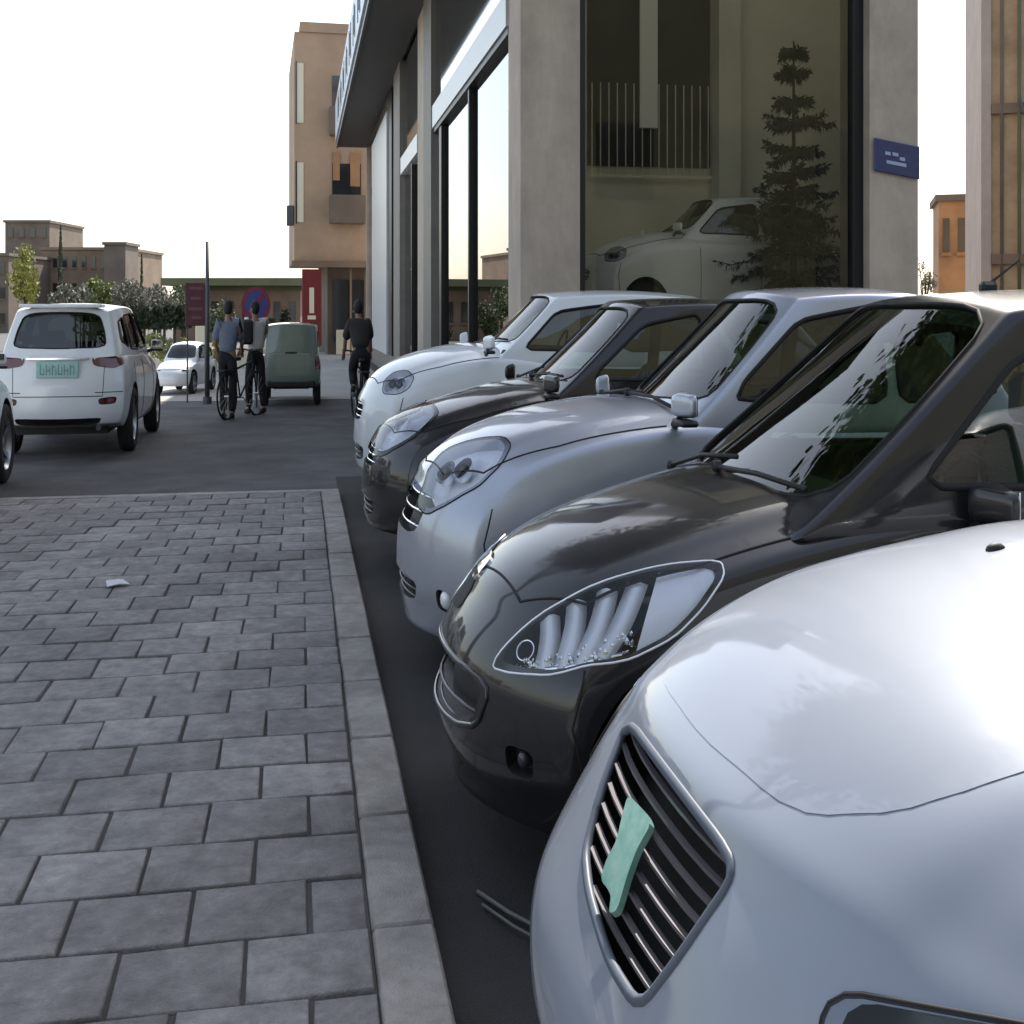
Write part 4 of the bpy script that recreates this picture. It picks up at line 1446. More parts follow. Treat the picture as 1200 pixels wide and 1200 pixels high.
# ------------------------------------------------------------------ trees and plants
def leafmat(name, c1, c2):
    m = pmat(name, c1, 0.7, color2=c2, vscale=2.2, tex='world', var=.1)
    return m
LM = {'green': leafmat('leaf_green', (.05, .075, .03), (.11, .14, .06)),
      'yellow': leafmat('leaf_yellow', (.16, .17, .025), (.30, .29, .05)),
      'grey': leafmat('leaf_grey_green', (.10, .105, .075), (.22, .21, .16)),
      'dark': leafmat('leaf_dark', (.018, .032, .015), (.045, .06, .028)),
      'lime': leafmat('leaf_lime', (.09, .13, .03), (.2, .22, .07))}
M['bark'] = pmat('bark', (.07, .055, .04), .9, var=.3, bump=.5, bscale=30)
def crown(bm, c, rx, ry, rz, n, leaf, r, holes=.2):
    """clumps of small leaf faces through an uneven volume"""
    cl = []
    for i in range(max(5, int(n / 45))):
        while True:
            p = Vector((r.uniform(-1, 1), r.uniform(-1, 1), r.uniform(-1, 1)))
            if p.length < 1: break
        p = p * (.55 + .45 * r.random())
        cl.append((Vector((p.x * rx, p.y * ry, p.z * rz)), r.uniform(.18, .42)))
    for i in range(n):
        cc, s = r.choice(cl)
        d = Vector((r.gauss(0, 1), r.gauss(0, 1), r.gauss(0, 1))).normalized() * s * (r.random() ** .5)
        p = c + cc + Vector((d.x * rx, d.y * ry, d.z * rz))
        a = Vector((r.gauss(0, 1), r.gauss(0, 1), r.gauss(0, 1))).normalized() * leaf * r.uniform(.6, 1.3)
        b = a.orthogonal().normalized() * leaf * r.uniform(.5, 1.0)
        v = [bm.verts.new(p + q) for q in (-a, b * .8, a, -b * .8)]
        bm.faces.new(v)
def tree(name, label, px, D, ytop, ybot, wpx, mat, n=700, trunk=True, cat='tree', group=None, seed=1):
    r = random.Random(seed)
    P = far(px, D)
    zt_, zb_ = zat(ytop, D), max(zat(ybot, D), RZ + .1)
    rx = wpx / 1350 * D / 2
    root = thing(name, label, cat, (P.x, P.y, RZ), 0, group)
    bm = bmesh.new()
    h = zt_ - zb_
    crown(bm, Vector((0, 0, (zt_ + zb_) / 2 - RZ)), rx, rx * .9, h / 2, n, max(rx * .085, .05), r)
    obj('crown', bm, mat, root)
    if trunk:
        bm = bmesh.new()
        H = (zt_ + zb_) / 2 - RZ
        tube(bm, [(0, 0, 0), (r.uniform(-.05, .05), 0, H * .5), (r.uniform(-.1, .1) * rx, 0, H)], [rx * .1 + .04, rx * .07 + .03, .03], 8)
        for k in range(5):
            a = r.uniform(0, 6.28)
            tube(bm, [(0, 0, H * .6), (math.cos(a) * rx * .5, math.sin(a) * rx * .5, H * (1 + .25 * r.random()))], rx * .04 + .015, 5, r2=.01)
        obj('trunk', bm, M['bark'], root, smooth='all')
    return root
def spire(label, px, D, ytop, ybot, wpx, seed):
    r = random.Random(seed); P = far(px, D); zt_, zb_ = zat(ytop, D), RZ
    root = thing('cypress_tree', label, 'tree', (P.x, P.y, RZ))
    rx = wpx / 1350 * D / 2
    bm = bmesh.new()
    for i in range(420):
        t = r.random(); h = (zt_ - zb_) * t; a = r.uniform(0, 6.28); rr = rx * (1 - t) ** .7 * r.uniform(.5, 1.1)
        p = Vector((math.cos(a) * rr, math.sin(a) * rr, h))
        u = Vector((r.gauss(0, .4), r.gauss(0, .4), 1)).normalized() * rx * .35; w_ = u.orthogonal().normalized() * rx * .25
        bm.faces.new([bm.verts.new(p + q) for q in (-u, w_, u, -w_)])
    obj('crown', bm, LM['dark'], root)
    bm = bmesh.new(); cyl(bm, (0, 0, 0), (0, 0, (zt_ - zb_) * .8), rx * .2, 6, r2=.02); obj('trunk', bm, M['bark'], root)

# ------------------------------------------------------------------ far buildings
def facing(px0, px1, D, zt_, name, label, mat, depth=8, floors=0, cols=0, wmat=None, yaw=None, roof=None, roofmat=None, zb_=None):
    a, c = far(px0, D), far(px1, D)
    rz = math.atan2(c.y - a.y, c.x - a.x) if yaw is None else yaw
    root = thing(name, label, 'building', (a.x, a.y, RZ), rz)
    W = (c - a).length
    z0 = 0; z1 = zt_ - RZ
    ins = .25
    obj('wall', box(0, W, 0.0, depth, z0, z1), mat, root)
    obj('roof', box(-.15, W + .15, -.2, depth + .15, z1 + .002, z1 + .22), roofmat or mat, root)
    if floors:
        fh = z1 / floors
        for i in range(floors):
            for j in range(cols):
                x = W * (j + .5) / cols
                ww = W / cols * .42
                w_ = obj('window', box(x - ww / 2, x + ww / 2, -.06, -.004, fh * i + fh * .35, fh * i + fh * .78), wmat, root)
                obj('sill', box(x - ww / 2 - .08, x + ww / 2 + .08, -.16, -.063, fh * i + fh * .30, fh * i + fh * .345), mat, w_)
    return root, W, z1
M['wdark'] = pmat('dark_window', (.02, .022, .025), .15, coat=.5)
M['brown_brick'] = pmat('brown_brick', (.21, .15, .105), .85, var=.25, vscale=.6, tex='world')
M['grey_wall'] = pmat('grey_wall', (.15, .118, .095), .85, var=.25, vscale=.5, tex='world')
M['tan_wall'] = pmat('tan_wall', (.40, .28, .19), .8, var=.16, vscale=.5, bump=.2, bscale=8, tex='world')
M['orange_wall'] = pmat('orange_wall', (.36, .20, .10), .85, var=.25, vscale=.7, tex='world')
M['brick_r'] = pmat('ochre_brick', (.47, .33, .21), .85, var=.3, vscale=.9, bump=.4, bscale=6, tex='world')
M['olive_roof'] = pmat('olive_roof', (.13, .14, .075), .8, var=.25, vscale=.4, tex='world')
M['pink_stone'] = pmat('pale_pink_stone', (.42, .35, .31), .8, var=.12, vscale=1, tex='world')
M['red_sign'] = pmat('red_sign', (.16, .012, .015), .5, var=.2)
M['darkred'] = pmat('dark_red_board', (.085, .018, .028), .5, var=.3)
M['steel'] = pmat('galvanised_steel', (.10, .105, .11), .5, metal=.5)

facing(48, 149, 120, zat(293, 120), 'stone_building', 'long brown brick building on the skyline above the white cars at far left', M['brown_brick'], 12, 3, 9, M['wdark'])
facing(6, 58, 128, zat(261, 128), 'stone_building', 'grey block rising behind the brown brick building at the left skyline', M['grey_wall'], 10, 5, 4, M['wdark'])
facing(-60, 10, 110, zat(300, 110), 'stone_building', 'reddish grey building cut by the left edge of the picture', M['grey_wall'], 10, 3, 5, M['wdark'])
facing(122, 147, 116, zat(287, 116), 'rooftop_hut', 'small dark hut on the right end of the brown brick building', M['grey_wall'], 4)
rt, W_, Z_ = facing(206, 352, 82, zat(340, 82), 'market_hall', 'long low hall with a flat olive roof behind the street signs', M['brown_brick'], 14, 1, 8, M['wdark'], roofmat=M['olive_roof'])
bm = box(-.6, W_ + .6, -1.6, 14, Z_ + .222, Z_ + .62); obj('eaves', bm, M['olive_roof'], rt)
spire('thin dark cypress rising above the roof line at far left', 71, 112, 264, 345, 9, 3)
spire('small dark cypress standing right of the brown brick building', 166, 95, 298, 350, 7, 4)
tree('plane_tree', 'yellow-green tree in front of the brown brick building', 30, 62, 286, 362, 44, LM['yellow'], 1800, seed=11)
for i, (px, D, yt, yb, w_, mt, lab) in enumerate([
    (84, 66, 330, 372, 50, 'grey', 'pale grey-green tree behind the roof of the white off-roader'),
    (118, 70, 325, 372, 48, 'lime', 'yellow-green tree under the right half of the brown building'),
    (150, 64, 322, 378, 44, 'grey', 'sparse grey tree left of the small dark cypress'),
    (186, 68, 330, 385, 46, 'grey', 'grey-green tree between small cypress and dark red board'),
    (214, 74, 334, 380, 34, 'green', 'low green tree just behind the dark red board'),
    (262, 60, 350, 400, 40, 'green', 'dark green tree behind the man in the blue shirt'),
    (330, 58, 362, 415, 34, 'dark', 'dark shrubby tree above the pale green car')]):
    tree('tree', lab, px, D, yt, yb, w_ * 1.15, LM[mt], 1500, group='trees beyond the crossing', seed=30 + i)
for i, (px, D, yt, yb, w_, mt, lab) in enumerate([
    (186, 40, 380, 432, 36, 'lime', 'sunlit yellow-green shrub right of the white off-roader'),
    (216, 36, 388, 440, 34, 'lime', 'sunlit shrub below the dark red board'),
    (256, 38, 392, 445, 26, 'yellow', 'yellow shrub between the pole and the man in blue')]):
    tree('shrub', lab, px, D, yt, yb, w_, LM[mt], 900, trunk=False, cat='shrub', group='shrubs along the far verge', seed=60 + i)
bm = bmesh.new(); a = far(128, 46); c_ = far(222, 46)
r_ = random.Random(5)
for i in range(1500):
    p = a.lerp(c_, r_.random()) + Vector((0, r_.uniform(-.4, .4), 0)); p.z = r_.uniform(zat(384, 46), zat(360, 46)) 
    u = Vector((r_.gauss(0, 1), r_.gauss(0, 1), r_.gauss(0, 1))).normalized() * .12; w_ = u.orthogonal().normalized() * .09
    bm.faces.new([bm.verts.new(p - a + q) for q in (-u, w_, u, -w_)])
hd = thing('tree_shade', 'dark leafy band standing in for tree shade behind the shrubs', 'tree_shade', (a.x, a.y, 0))  # strip of dark leaves built in place of the shade of trees
obj('foliage', bm, LM['dark'], hd)
bm = bmesh.new()
for i in range(8):
    p = (c_ - a) * (i + .5) / 8; cyl(bm, (p.x, p.y, RZ), (p.x, p.y, 1.3), .06, 6)
obj('stem', bm, M['bark'], hd, kind='stuff')
# big street tree left of the pavement; only its crown reaches over the cars, above the picture
def big_tree(label, x, y, cx, cy, cz, rr, rz_, n, seed):
    r = random.Random(seed)
    root = thing('street_tree', label, 'tree', (x, y, 0), 0, None)
    bm = bmesh.new()
    crown(bm, Vector((cx - x, cy - y, cz)), rr, rr, rz_, n, .17, r)
    obj('crown', bm, LM['lime'], root)
    bm = bmesh.new()
    tube(bm, [(0, 0, RZ), (.1, .1, 2.0), (.5, .3, 4.2)], [.22, .17, .14], 10)
    for k in range(9):
        a_ = r.uniform(0, 6.28); e = Vector((cx - x + math.cos(a_) * rr * .6, cy - y + math.sin(a_) * rr * .6, cz + r.uniform(-.8, .8)))
        m_ = Vector((.5, .3, 4.2)).lerp(e, .5) + Vector((0, 0, .5))
        tube(bm, [(.5, .3, 4.1), m_, e], [.11, .06, .02], 7)
    obj('trunk', bm, M['bark'], root, smooth='all')
big_tree('big street tree left of the pavement, its crown above the row of cars', -4.3, 8.6, -.9, 12.2, 9.0, 4.9, 3.0, 16000, 71)
# cream gate pillar and low wall, sunlit
p = far(237, 34)
obj('gate_pillar', box(-.18, .18, -.18, .18, 0, 1.25, .02), M['cream'], loc=(p.x, p.y, RZ), label='short cream gate pillar in the sun just left of the tall pole', cat='pillar')
p = far(190, 42)
obj('garden_wall', box(-2.6, 3.2, -.12, .12, 0, .55, .02), M['cream'], loc=(p.x, p.y, RZ), label='low cream wall behind the sunlit shrubs', cat='wall')
# pale paving beyond the shade
obj('far_pavement', box(-30, 2.5, 27.5, 60, RZ + .004, RZ + .008), pmat('pale_concrete', (.30, .29, .27), .85, var=.15, vscale=.6, tex='world'), kind='structure')

# ------------------------------------------------------------------ corner house at the end of the street
D0 = 54.0
a = far(345, D0); root = thing('corner_house', 'tan apartment house with a shop below, at the end of the street beyond the canopy', 'building', (a.x, a.y, RZ), R(2))
W_ = 6.2
obj('wall', box(0, W_, 0, 10, 3.35, 11.4), M['tan_wall'], root)
v = None
obj('parapet', box(.25, W_, -.1, 10, 11.402, 11.75), M['tan_wall'], root)
obj('cornice', box(-.12, W_, -.25, .0, 3.12, 3.345), M['brown_brick'], root)
obj('ground_floor', box(1.6, W_, 1.2, 9.8, 0, 3.345), M['grey_wall'], root)
obj('shop_window', box(1.9, 4.6, 1.05, 1.19, .5, 2.7), M['wdark'], root)
obj('shop_counter', box(2.0, 4.2, .7, 1.0, .0, .9, .03), M['cream'], root)
for x in (2.6, 3.3, 4.1):
    obj('awning_post', box(x, x + .09, .2, .29, 0, 3.11), M['brown_brick'], root)
for z in (4.7, 8.2):
    w_ = obj('window', box(.12, .42, -.05, -.004, z, z + 2.1), M['cream'], root)
    obj('window_frame', box(.06, .115, -.08, -.004, z - .05, z + 2.15), M['wdark'], w_)
for z in (4.9, 8.0):
    w_ = obj('window', box(1.75, 3.1, -.05, -.004, z, z + 1.9), M['wdark'], root)
    obj('balcony', box(1.6, 3.25, -.75, -.06, z - .25, z + .75, .03), M['grey_wall'], w_)
obj('curtain', box(1.78, 2.1, -.09, -.055, 6.2, 7.2), M['orange_wall'], root)
obj('curtain', box(2.6, 3.05, -.09, -.055, 6.0, 7.2), M['orange_wall'], root)
ac = obj('air_conditioner', box(-.35, -.01, .1, .75, 4.6, 5.3, .03), M['steel'], root)
sg = obj('sign_panel', box(.35, 1.25, -.2, .1, .35, 3.05, .02), M['red_sign'], root)
obj('sign_mark', box(.68, .9, -.225, -.203, 1.5, 2.4), M['cream'], sg)
obj('sign_mark', box(.60, .98, -.225, -.203, 1.28, 1.42), M['cream'], sg)

# ------------------------------------------------------------------ right-hand buildings
a = far(1140, 34); root = thing('brick_house', 'ochre brick house with drainpipes, seen in the gap right of the showroom', 'building', (a.x, a.y, RZ), R(-27))
obj('wall', box(0.5, 14, 0, 5, 0, 13), M['brick_r'], root)
obj('pilaster', box(.22, .49, -.12, 5, 0, 13), M['pink_stone'], root)
for i, x in enumerate((.78, 1.25)):
    bm = bmesh.new(); cyl(bm, (x, -.12, 0), (x, -.12, 12.8), .05, 8); obj('drainpipe', bm, M['olive_roof' if i else 'grey_wall'], root, smooth='all')
for z in (2.6, 5.9, 9.2):
    obj('string_course', box(.5, 14, -.16, -.003, z, z + .22), M['brown_brick'], root)
for z in (3.4, 6.7):
    for x in (1.75, 4.2, 6.6):
        w_ = obj('window', box(x, x + 1.0, -.05, -.004, z, z + 1.8), M['wdark'], root)
        obj('window_frame', box(x - .1, x, -.10, -.003, z - .1, z + 1.9), M['pink_stone'], w_)
        obj('window_frame', box(x + 1.0, x + 1.1, -.10, -.003, z - .1, z + 1.9), M['pink_stone'], w_)
bm = bmesh.new(); tube(bm, [(1.25, -.2, 6.2), (1.6, -.5, 5.2), (2.4, -.5, 5.0)], .04, 6); obj('bracket', bm, M['steel'], root)
facing(1100, 1150, 52, zat(236, 52), 'orange_house', 'small orange rendered house between showroom and brick house', M['orange_wall'], 4, 2, 3, M['wdark'], roofmat=M['grey_wall'], yaw=R(-27))
tree('tree', 'olive-green tree low in the gap right of the showroom', 1084, 46, 302, 350, 30, LM['grey'], 600, seed=81)
# behind the viewer: the other side of the crossing, which the panes mirror
root = thing('brick_house', 'long olive-brown block across the crossing behind the viewer', 'building', (-14, -17, RZ))
obj('wall', box(0, 46, -8, 0, 0, 14.5), pmat('olive_render', (.10, .098, .065), .85, var=.25, vscale=.4, tex='world'), root)
for i in range(9):
    for z in (1.0, 5.2):
        obj('window', box(1.4 + i * 5, 3.9 + i * 5, .004, .06, z, z + 2.4), M['wdark'], root)
# across the street to the left: low skyline mirrored in the facade
r_ = random.Random(9)
for i in range(7):
    x, y = -58 - r_.uniform(0, 12), 22 + i * 17
    root = thing('low_house', 'low house of the skyline left of the street, number of storeys %s' % ('one' if i % 2 else 'two'), 'building', (x, y, RZ), 0, 'low houses left of the street')
    root['label'] = 'low house left of the street, mirrored in the facade panes, %s from the near end' % ['first', 'second', 'third', 'fourth', 'fifth', 'sixth', 'last'][i]
    obj('wall', box(-6, 0, 0, 11, 0, 2.8 + (i % 3) * .9), M['brown_brick' if i % 2 else 'grey_wall'], root)
    obj('roof', box(-6.2, .2, -.2, 11.2, 2.803 + (i % 3) * .9, 3.0 + (i % 3) * .9), M['olive_roof'], root)
bm = bmesh.new()
for i in range(26):
    crown(bm, Vector((-52 - r_.uniform(0, 6), 14 + i * 5.3, 2.1 + r_.uniform(-.3, .5))), 2.4, 2.4, 1.9, 160, .22, r_)
obj('tree_belt', bm, LM['green'], kind='stuff', label='belt of trees far left of the street', cat='trees')

# ------------------------------------------------------------------ signs and pole
p = far(243, 26)
root = thing('pole', 'tall thin dark pole rising beside the dark red board', 'pole', (p.x, p.y, RZ))
bm = bmesh.new(); tube(bm, [(0, 0, 0), (0, 0, zat(283, 26) - RZ)], .055, 10, r2=.04); obj('shaft', bm, M['steel'], root, smooth='all')
bm = bmesh.new(); tube(bm, [(0, 0, 0), (0, 0, .12)], .10, 10); obj('base', bm, M['steel'], root, smooth=40)
p = far(230, 26.2)
root = thing('notice_board', 'dark red notice board left of the tall thin pole', 'sign', (p.x, p.y, RZ))
obj('board', box(-.24, .235, -.03, .03, zat(382, 26) - RZ, zat(331, 26) - RZ, .01), M['darkred'], root)
for k, (x0, x1, z) in enumerate(((-.15, .15, 1.95), (-.12, .1, 1.78), (-.16, .14, 1.6), (-.1, .12, 1.45))):
    obj('sign_mark', box(x0, x1, -.036, -.031, z - .02, z + .03), pmat('faded_mark', (.16, .07, .08), .6), root)
for x in (-.2, .2):
    bm = bmesh.new(); cyl(bm, (x, .045, 0), (x, .045, 2.0), .02, 6); obj('post', bm, M['steel'], root)
p = far(300, 25)
root = thing('no_parking_sign', 'round blue and red no-parking sign behind the two men with bicycles', 'sign', (p.x, p.y, RZ))
zc = zat(357, 25) - RZ
bm = bmesh.new(); lathe(bm, [(.01, -.012), (.30, -.012), (.30, .012), (.01, .012)], 'y', 32, c=(0, 0, 0))
for v in bm.verts: v.co.z = v.co.z * .95 + zc
obj('disc', bm, pmat('sign_blue', (.05, .055, .25), .4, coat=.3), root)
bm = bmesh.new(); lathe(bm, [(.245, -.016), (.31, -.016), (.31, -.0125), (.245, -.0125)], 'y', 32, close=True)
for v in bm.verts: v.co.z = v.co.z * .95 + zc
rd = pmat('sign_red', (.25, .02, .05), .4, coat=.3)
obj('ring', bm, rd, root)
bm = bmesh.new(); v = bx(bm, -.24, .24, -.018, -.0165, -.03, .03)
for q in bm.verts: x, z = q.co.x, q.co.z; q.co.x = (x - z) * .707; q.co.z = (x + z) * .707 + zc
obj('bar', bm, rd, root)
bm = bmesh.new(); cyl(bm, (0, .035, 0), (0, .035, zc + .2), .03, 8); obj('post', bm, M['steel'], root)

# ------------------------------------------------------------------ off-roader seen from behind, and its twin
SV = dict(L=4.65, hw=.93, pos=(-3.36, 21.7), rz=R(-90), cowl=1.2,
    w=[(0, .84), (.4, .90), (1.0, .925), (2.2, .935), (3.9, .93), (4.65, .88)],
    zt=[(.14, .86), (.35, .98), (.8, 1.06), (1.2, 1.10), (1.5, 1.12), (2.2, 1.10), (4.2, 1.12), (4.65, 1.10)],
    zb=[(0, .30), (.3, .27), (4.0, .27), (4.65, .36)],
    xf=[(.24, .05), (.40, .0), (.65, .01), (.78, .05), (.86, .14)],
    xr=[(.3, .06), (.5, .0), (.75, .02), (.95, .06), (1.1, .10)], rplan=(.20, 3),
    drop=[(0, .05), (.5, .10), (1.4, .12), (2.2, .05), (4.65, .04)], plan=(.30, 2.4),
    green=dict(zb=1.0, xw0=1.2, xw1=2.0, xr0=4.58, xr1=4.28, zr=1.66, wb=.88, wt=.70, rearfall=.05),
    screen=(1.14, 1.56), rearwin=(1.17, 1.53), wheels=(.88, 3.70), wr=.36, sideglass=M['tint'],
    sidewin=[[(1.70, 1.14), (2.10, 1.50), (2.72, 1.54), (2.72, 1.12)], [(2.80, 1.12), (2.80, 1.54), (3.60, 1.51), (3.60, 1.14)], [(3.68, 1.16), (3.68, 1.50), (4.0, 1.44), (4.1, 1.24)]],
    feats=[dict(name='headlight', loc=True, depth=.07, pocket=M['reflector'], pts=[(.20, -.60, .90), (.5, -.86, .96), (.7, -.92, .94), (.5, -.90, .84), (.2, -.66, .80)]),
           dict(name='tail_light', loc=True, depth=.02, pocket=M['tail'], pts=[(4.62, -.46, 1.10), (4.58, -.72, 1.14), (4.40, -.90, 1.16), (4.15, -.93, 1.12), (4.38, -.93, 1.02), (4.56, -.78, .98), (4.62, -.5, 1.0)]),
           dict(name='reflector_slot', rear=True, depth=.03, pocket=M['black_plastic'], pts=[(-.80, .66), (-.52, .64), (-.54, .56), (-.78, .57)]),
           dict(name='lower_valance', rear=True, both=False, depth=.03, pocket=M['black_plastic'], pts=[(-.66, .46), (.66, .46), (.6, .36), (-.6, .36)])])
root = thing('parked_car', 'white off-roader seen from behind on the left, greenish plate and dark tail lights', 'car', (SV['pos'][0], SV['pos'][1], RZ), SV['rz'])
SV['zoff'] = RZ
ob, bl, bf, bg_, pxf, feats, fw = build_car(SV, root, PAINT['white'])
ob_paint[root.name] = PAINT['white']
for ft, f, k in feats:
    if ft['name'] == 'tail_light':
        t_ = obj('tail_light', f.patch(off=.006, g=.004, step=.08), M['tail'], root, smooth='all')
    elif ft['name'] == 'headlight':
        obj('headlight', f.patch(off=.004, step=.08), M['lens'], root, smooth='all')
    elif ft['name'] == 'reflector_slot':
        obj('rear_reflector', f.patch(off=-.01, step=.1, g=-.02), M['tail'], root)
pl = obj('number_plate', box(4.60, 4.635, -.28, .28, .86, 1.03, .004), M['plate'], root)
for i in range(6):
    y0 = -.23 + i * .08
    bm = bmesh.new(); bx(bm, 4.6352, 4.638, y0, y0 + .015, .89, 1.0); bx(bm, 4.6352, 4.638, y0 + .016, y0 + .048, .89 + .04 * (i % 3), .905 + .04 * (i % 3)); bx(bm, 4.6352, 4.638, y0 + .049, y0 + .06, .89, .96 + .02 * (i % 2))
    obj('plate_character', bm, M['plate_ink'], pl, kind='stuff')
obj('plate_garnish', box(4.585, 4.62, -.42, .42, 1.045, 1.075, .006), M['chrome'], root)
bm = bmesh.new(); v = bx(bm, 4.10, 4.42, -.56, .56, 1.60, 1.64, .012); obj('roof_spoiler', bm, PAINT['white'], root)
seam(root, bl, [(6, -.62, 1.05), (6, -.60, .66), (6, .60, .66), (6, .62, 1.05)], (-1, 0, 0))
seam(root, bl, [(6, -.86, .70), (6, -.5, .70)], (-1, 0, 0)); seam(root, bl, [(6, .5, .70), (6, .86, .70)], (-1, 0, 0))
for x in (1.55, 2.75, 3.62):
    for sd in (-1, 1): seam(root, bl, [(x, sd * 2, .34), (x, sd * 2, 1.0)], (0, -sd, 0))
for xw in SV['wheels']:
    for sd in (-1, 1): wheel_parts(root, xw, sd * .82, .36, .22, sd, M['alloy'], 5)
for sd in (-1, 1): wing_mirror(root, 1.62, sd * .88, 1.16, sd, PAINT['white'])
seats_and_dash(SV, root)
obj('underbody', box(.4, 4.3, -.62, .62, .24, .40), M['black_plastic'], root)
bm = bmesh.new(); cyl(bm, (4.3, .55, .33), (4.62, .55, .33), .035, 10); obj('exhaust_pipe', bm, M['steel'], root)
bm = bmesh.new(); tube(bm, [(4.02, 0, 1.655), (4.16, 0, 1.76)], .012, 6); obj('aerial', bm, M['black_plastic'], root)
dup(root, (-4.42, 15.75, RZ), R(-90), 'white off-roader cut by the left edge of the picture, nearer than the other')
# white car on show behind the glass
dup(car5, (4.40, 18.0, 1.16), 0, 'white car on show behind the big shop pane, left of the indoor fir tree', 'cars inside the showroom')

# small pale green car at the crossing, seen from behind
P0 = far(341, 25.2)
SG = dict(S3, glassoff=.003, rplan=(.05, 4), L=3.2, hw=.66, pos=(P0.x, P0.y + 3.2), rz=R(-90), cowl=.8, zoff=RZ,
    w=[(0, .56), (.35, .63), (1.0, .66), (2.6, .66), (3.2, .64)],
    zt=[(.14, .70), (.35, .78), (.8, .88), (1.2, .90), (2.6, .90), (3.2, .88)], zb=[(0, .28), (.3, .26), (2.8, .26), (3.2, .34)],
    xf=[(.24, .05), (.40, .0), (.52, .01), (.62, .06), (.70, .14)], xr=[(.3, .05), (.5, 0), (.88, .06)], plan=(.2, 2.4),
    drop=[(0, .03), (1.4, .06), (3.2, .04)],
    green=dict(zb=.82, xw0=.8, xw1=1.25, xr0=3.14, xr1=3.04, zr=1.38, wb=.63, wt=.58, rearfall=.02), screen=(.95, 1.28), rearwin=(.96, 1.26),
    wheels=(.55, 2.65), wr=.27, sidewin=[[(1.2, .94), (1.4, 1.22), (1.95, 1.26), (1.95, .94)], [(2.03, .94), (2.03, 1.26), (2.6, 1.22), (2.75, .98)]],
    feats=[dict(name='tail_light', loc=True, depth=.02, pocket=M['tail'], pts=[(3.18, -.52, .82), (3.12, -.63, .82), (3.12, -.63, .60), (3.18, -.52, .60)])])
root = thing('parked_car', 'small pale green car seen from behind at the crossing, right of the men with bicycles', 'car', (SG['pos'][0], SG['pos'][1], RZ), SG['rz'])
pg = solid_paint('paint_pale_green', (.15, .20, .16)); 
ob, bl, bf, bg_, pxf, feats, fw = build_car(SG, root, pg)
for ft, f, k in feats: obj('tail_light', f.patch(off=.005, step=.08), M['tail'], root)
for xw in SG['wheels']:
    for sd in (-1, 1): wheel_parts(root, xw, sd * .57, .27, .15, sd, M['alloy'], 5)
obj('number_plate', box(3.14, 3.165, -.2, .2, .58, .70), M['plate'], root)
obj('rear_bumper', box(3.06, 3.20, -.52, .52, .30, .42, .03), M['black_plastic'], root)
seats_and_dash(dict(SG, green=dict(SG['green'], wb=.52)), root) if False else None

# very small white car in the sun, facing the viewer
P0 = far(198, 28.5)
def zsq(P, k): return [(a_, b_ * k) for a_, b_ in P]
SW = dict(SG, pos=(P0.x, P0.y), rz=R(78), L=2.7, hw=.50, wheels=(.5, 2.15), wr=.21,
    w=[(0, .42), (.35, .48), (1.0, .50), (2.2, .50), (2.7, .46)],
    zt=[(.14, .48), (.35, .55), (.8, .62), (1.2, .64), (2.2, .64), (2.7, .62)], zb=[(0, .18), (.3, .16), (2.4, .16), (2.7, .22)],
    xf=[(.15, .05), (.25, .0), (.35, .01), (.42, .06), (.48, .14)], xr=[(.2, .05), (.4, 0), (.62, .06)], drop=[(0, .02), (1.4, .04), (2.7, .03)],
    green=dict(zb=.58, xw0=.7, xw1=1.1, xr0=2.62, xr1=2.4, zr=.98, wb=.46, wt=.38), screen=(.67, .92), rearwin=(.68, .90), floor=.3,
    sidewin=[[(1.05, .67), (1.25, .88), (1.65, .90), (1.65, .67)], [(1.73, .67), (1.73, .90), (2.15, .88), (2.3, .70)]],
    feats=[dict(name='headlight', loc=True, depth=.03, pocket=M['lamp_dark'], pts=[(.16, -.26, .50), (.22, -.36, .52), (.34, -.44, .52), (.26, -.40, .44), (.16, -.28, .43)])])
root = thing('parked_car', 'tiny white car facing the viewer in the sun, right of the white off-roader', 'car', (SW['pos'][0], SW['pos'][1], RZ), SW['rz'])
ob, bl, bf, bg_, pxf, feats, fw = build_car(SW, root, PAINT['white'])
for ft, f, k in feats: obj('headlight', f.patch(off=.005, step=.08), M['lens'], root)
for xw in SW['wheels']:
    for sd in (-1, 1): wheel_parts(root, xw, sd * .43, .21, .13, sd, M['alloy'], 5)

# ------------------------------------------------------------------ people and bicycles
M['skin'] = pmat('skin', (.30, .17, .12), .6)
M['hair'] = pmat('hair', (.012, .010, .009), .7)
def skin_body(nodes, edges, radii, root_i, mat, parent, name, level=2):
    me = bpy.data.meshes.new(name)
    me.from_pydata([tuple(n) for n in nodes], edges, [])
    o = bpy.data.objects.new('tmp', me); COL.objects.link(o)
    md = o.modifiers.new('skin', 'SKIN')
    for i, v in enumerate(me.skin_vertices[0].data):
        rr = radii[i]
        v.radius = rr if isinstance(rr, tuple) else (rr, rr)
        v.use_root = (i == root_i)
    md.use_smooth_shade = True
    s_ = o.modifiers.new('sub', 'SUBSURF'); s_.levels = level
    dg = bpy.context.evaluated_depsgraph_get()
    m2 = bpy.data.meshes.new_from_object(o.evaluated_get(dg))
    bpy.data.objects.remove(o)
    return obj(name, m2, mat, parent, smooth='all')
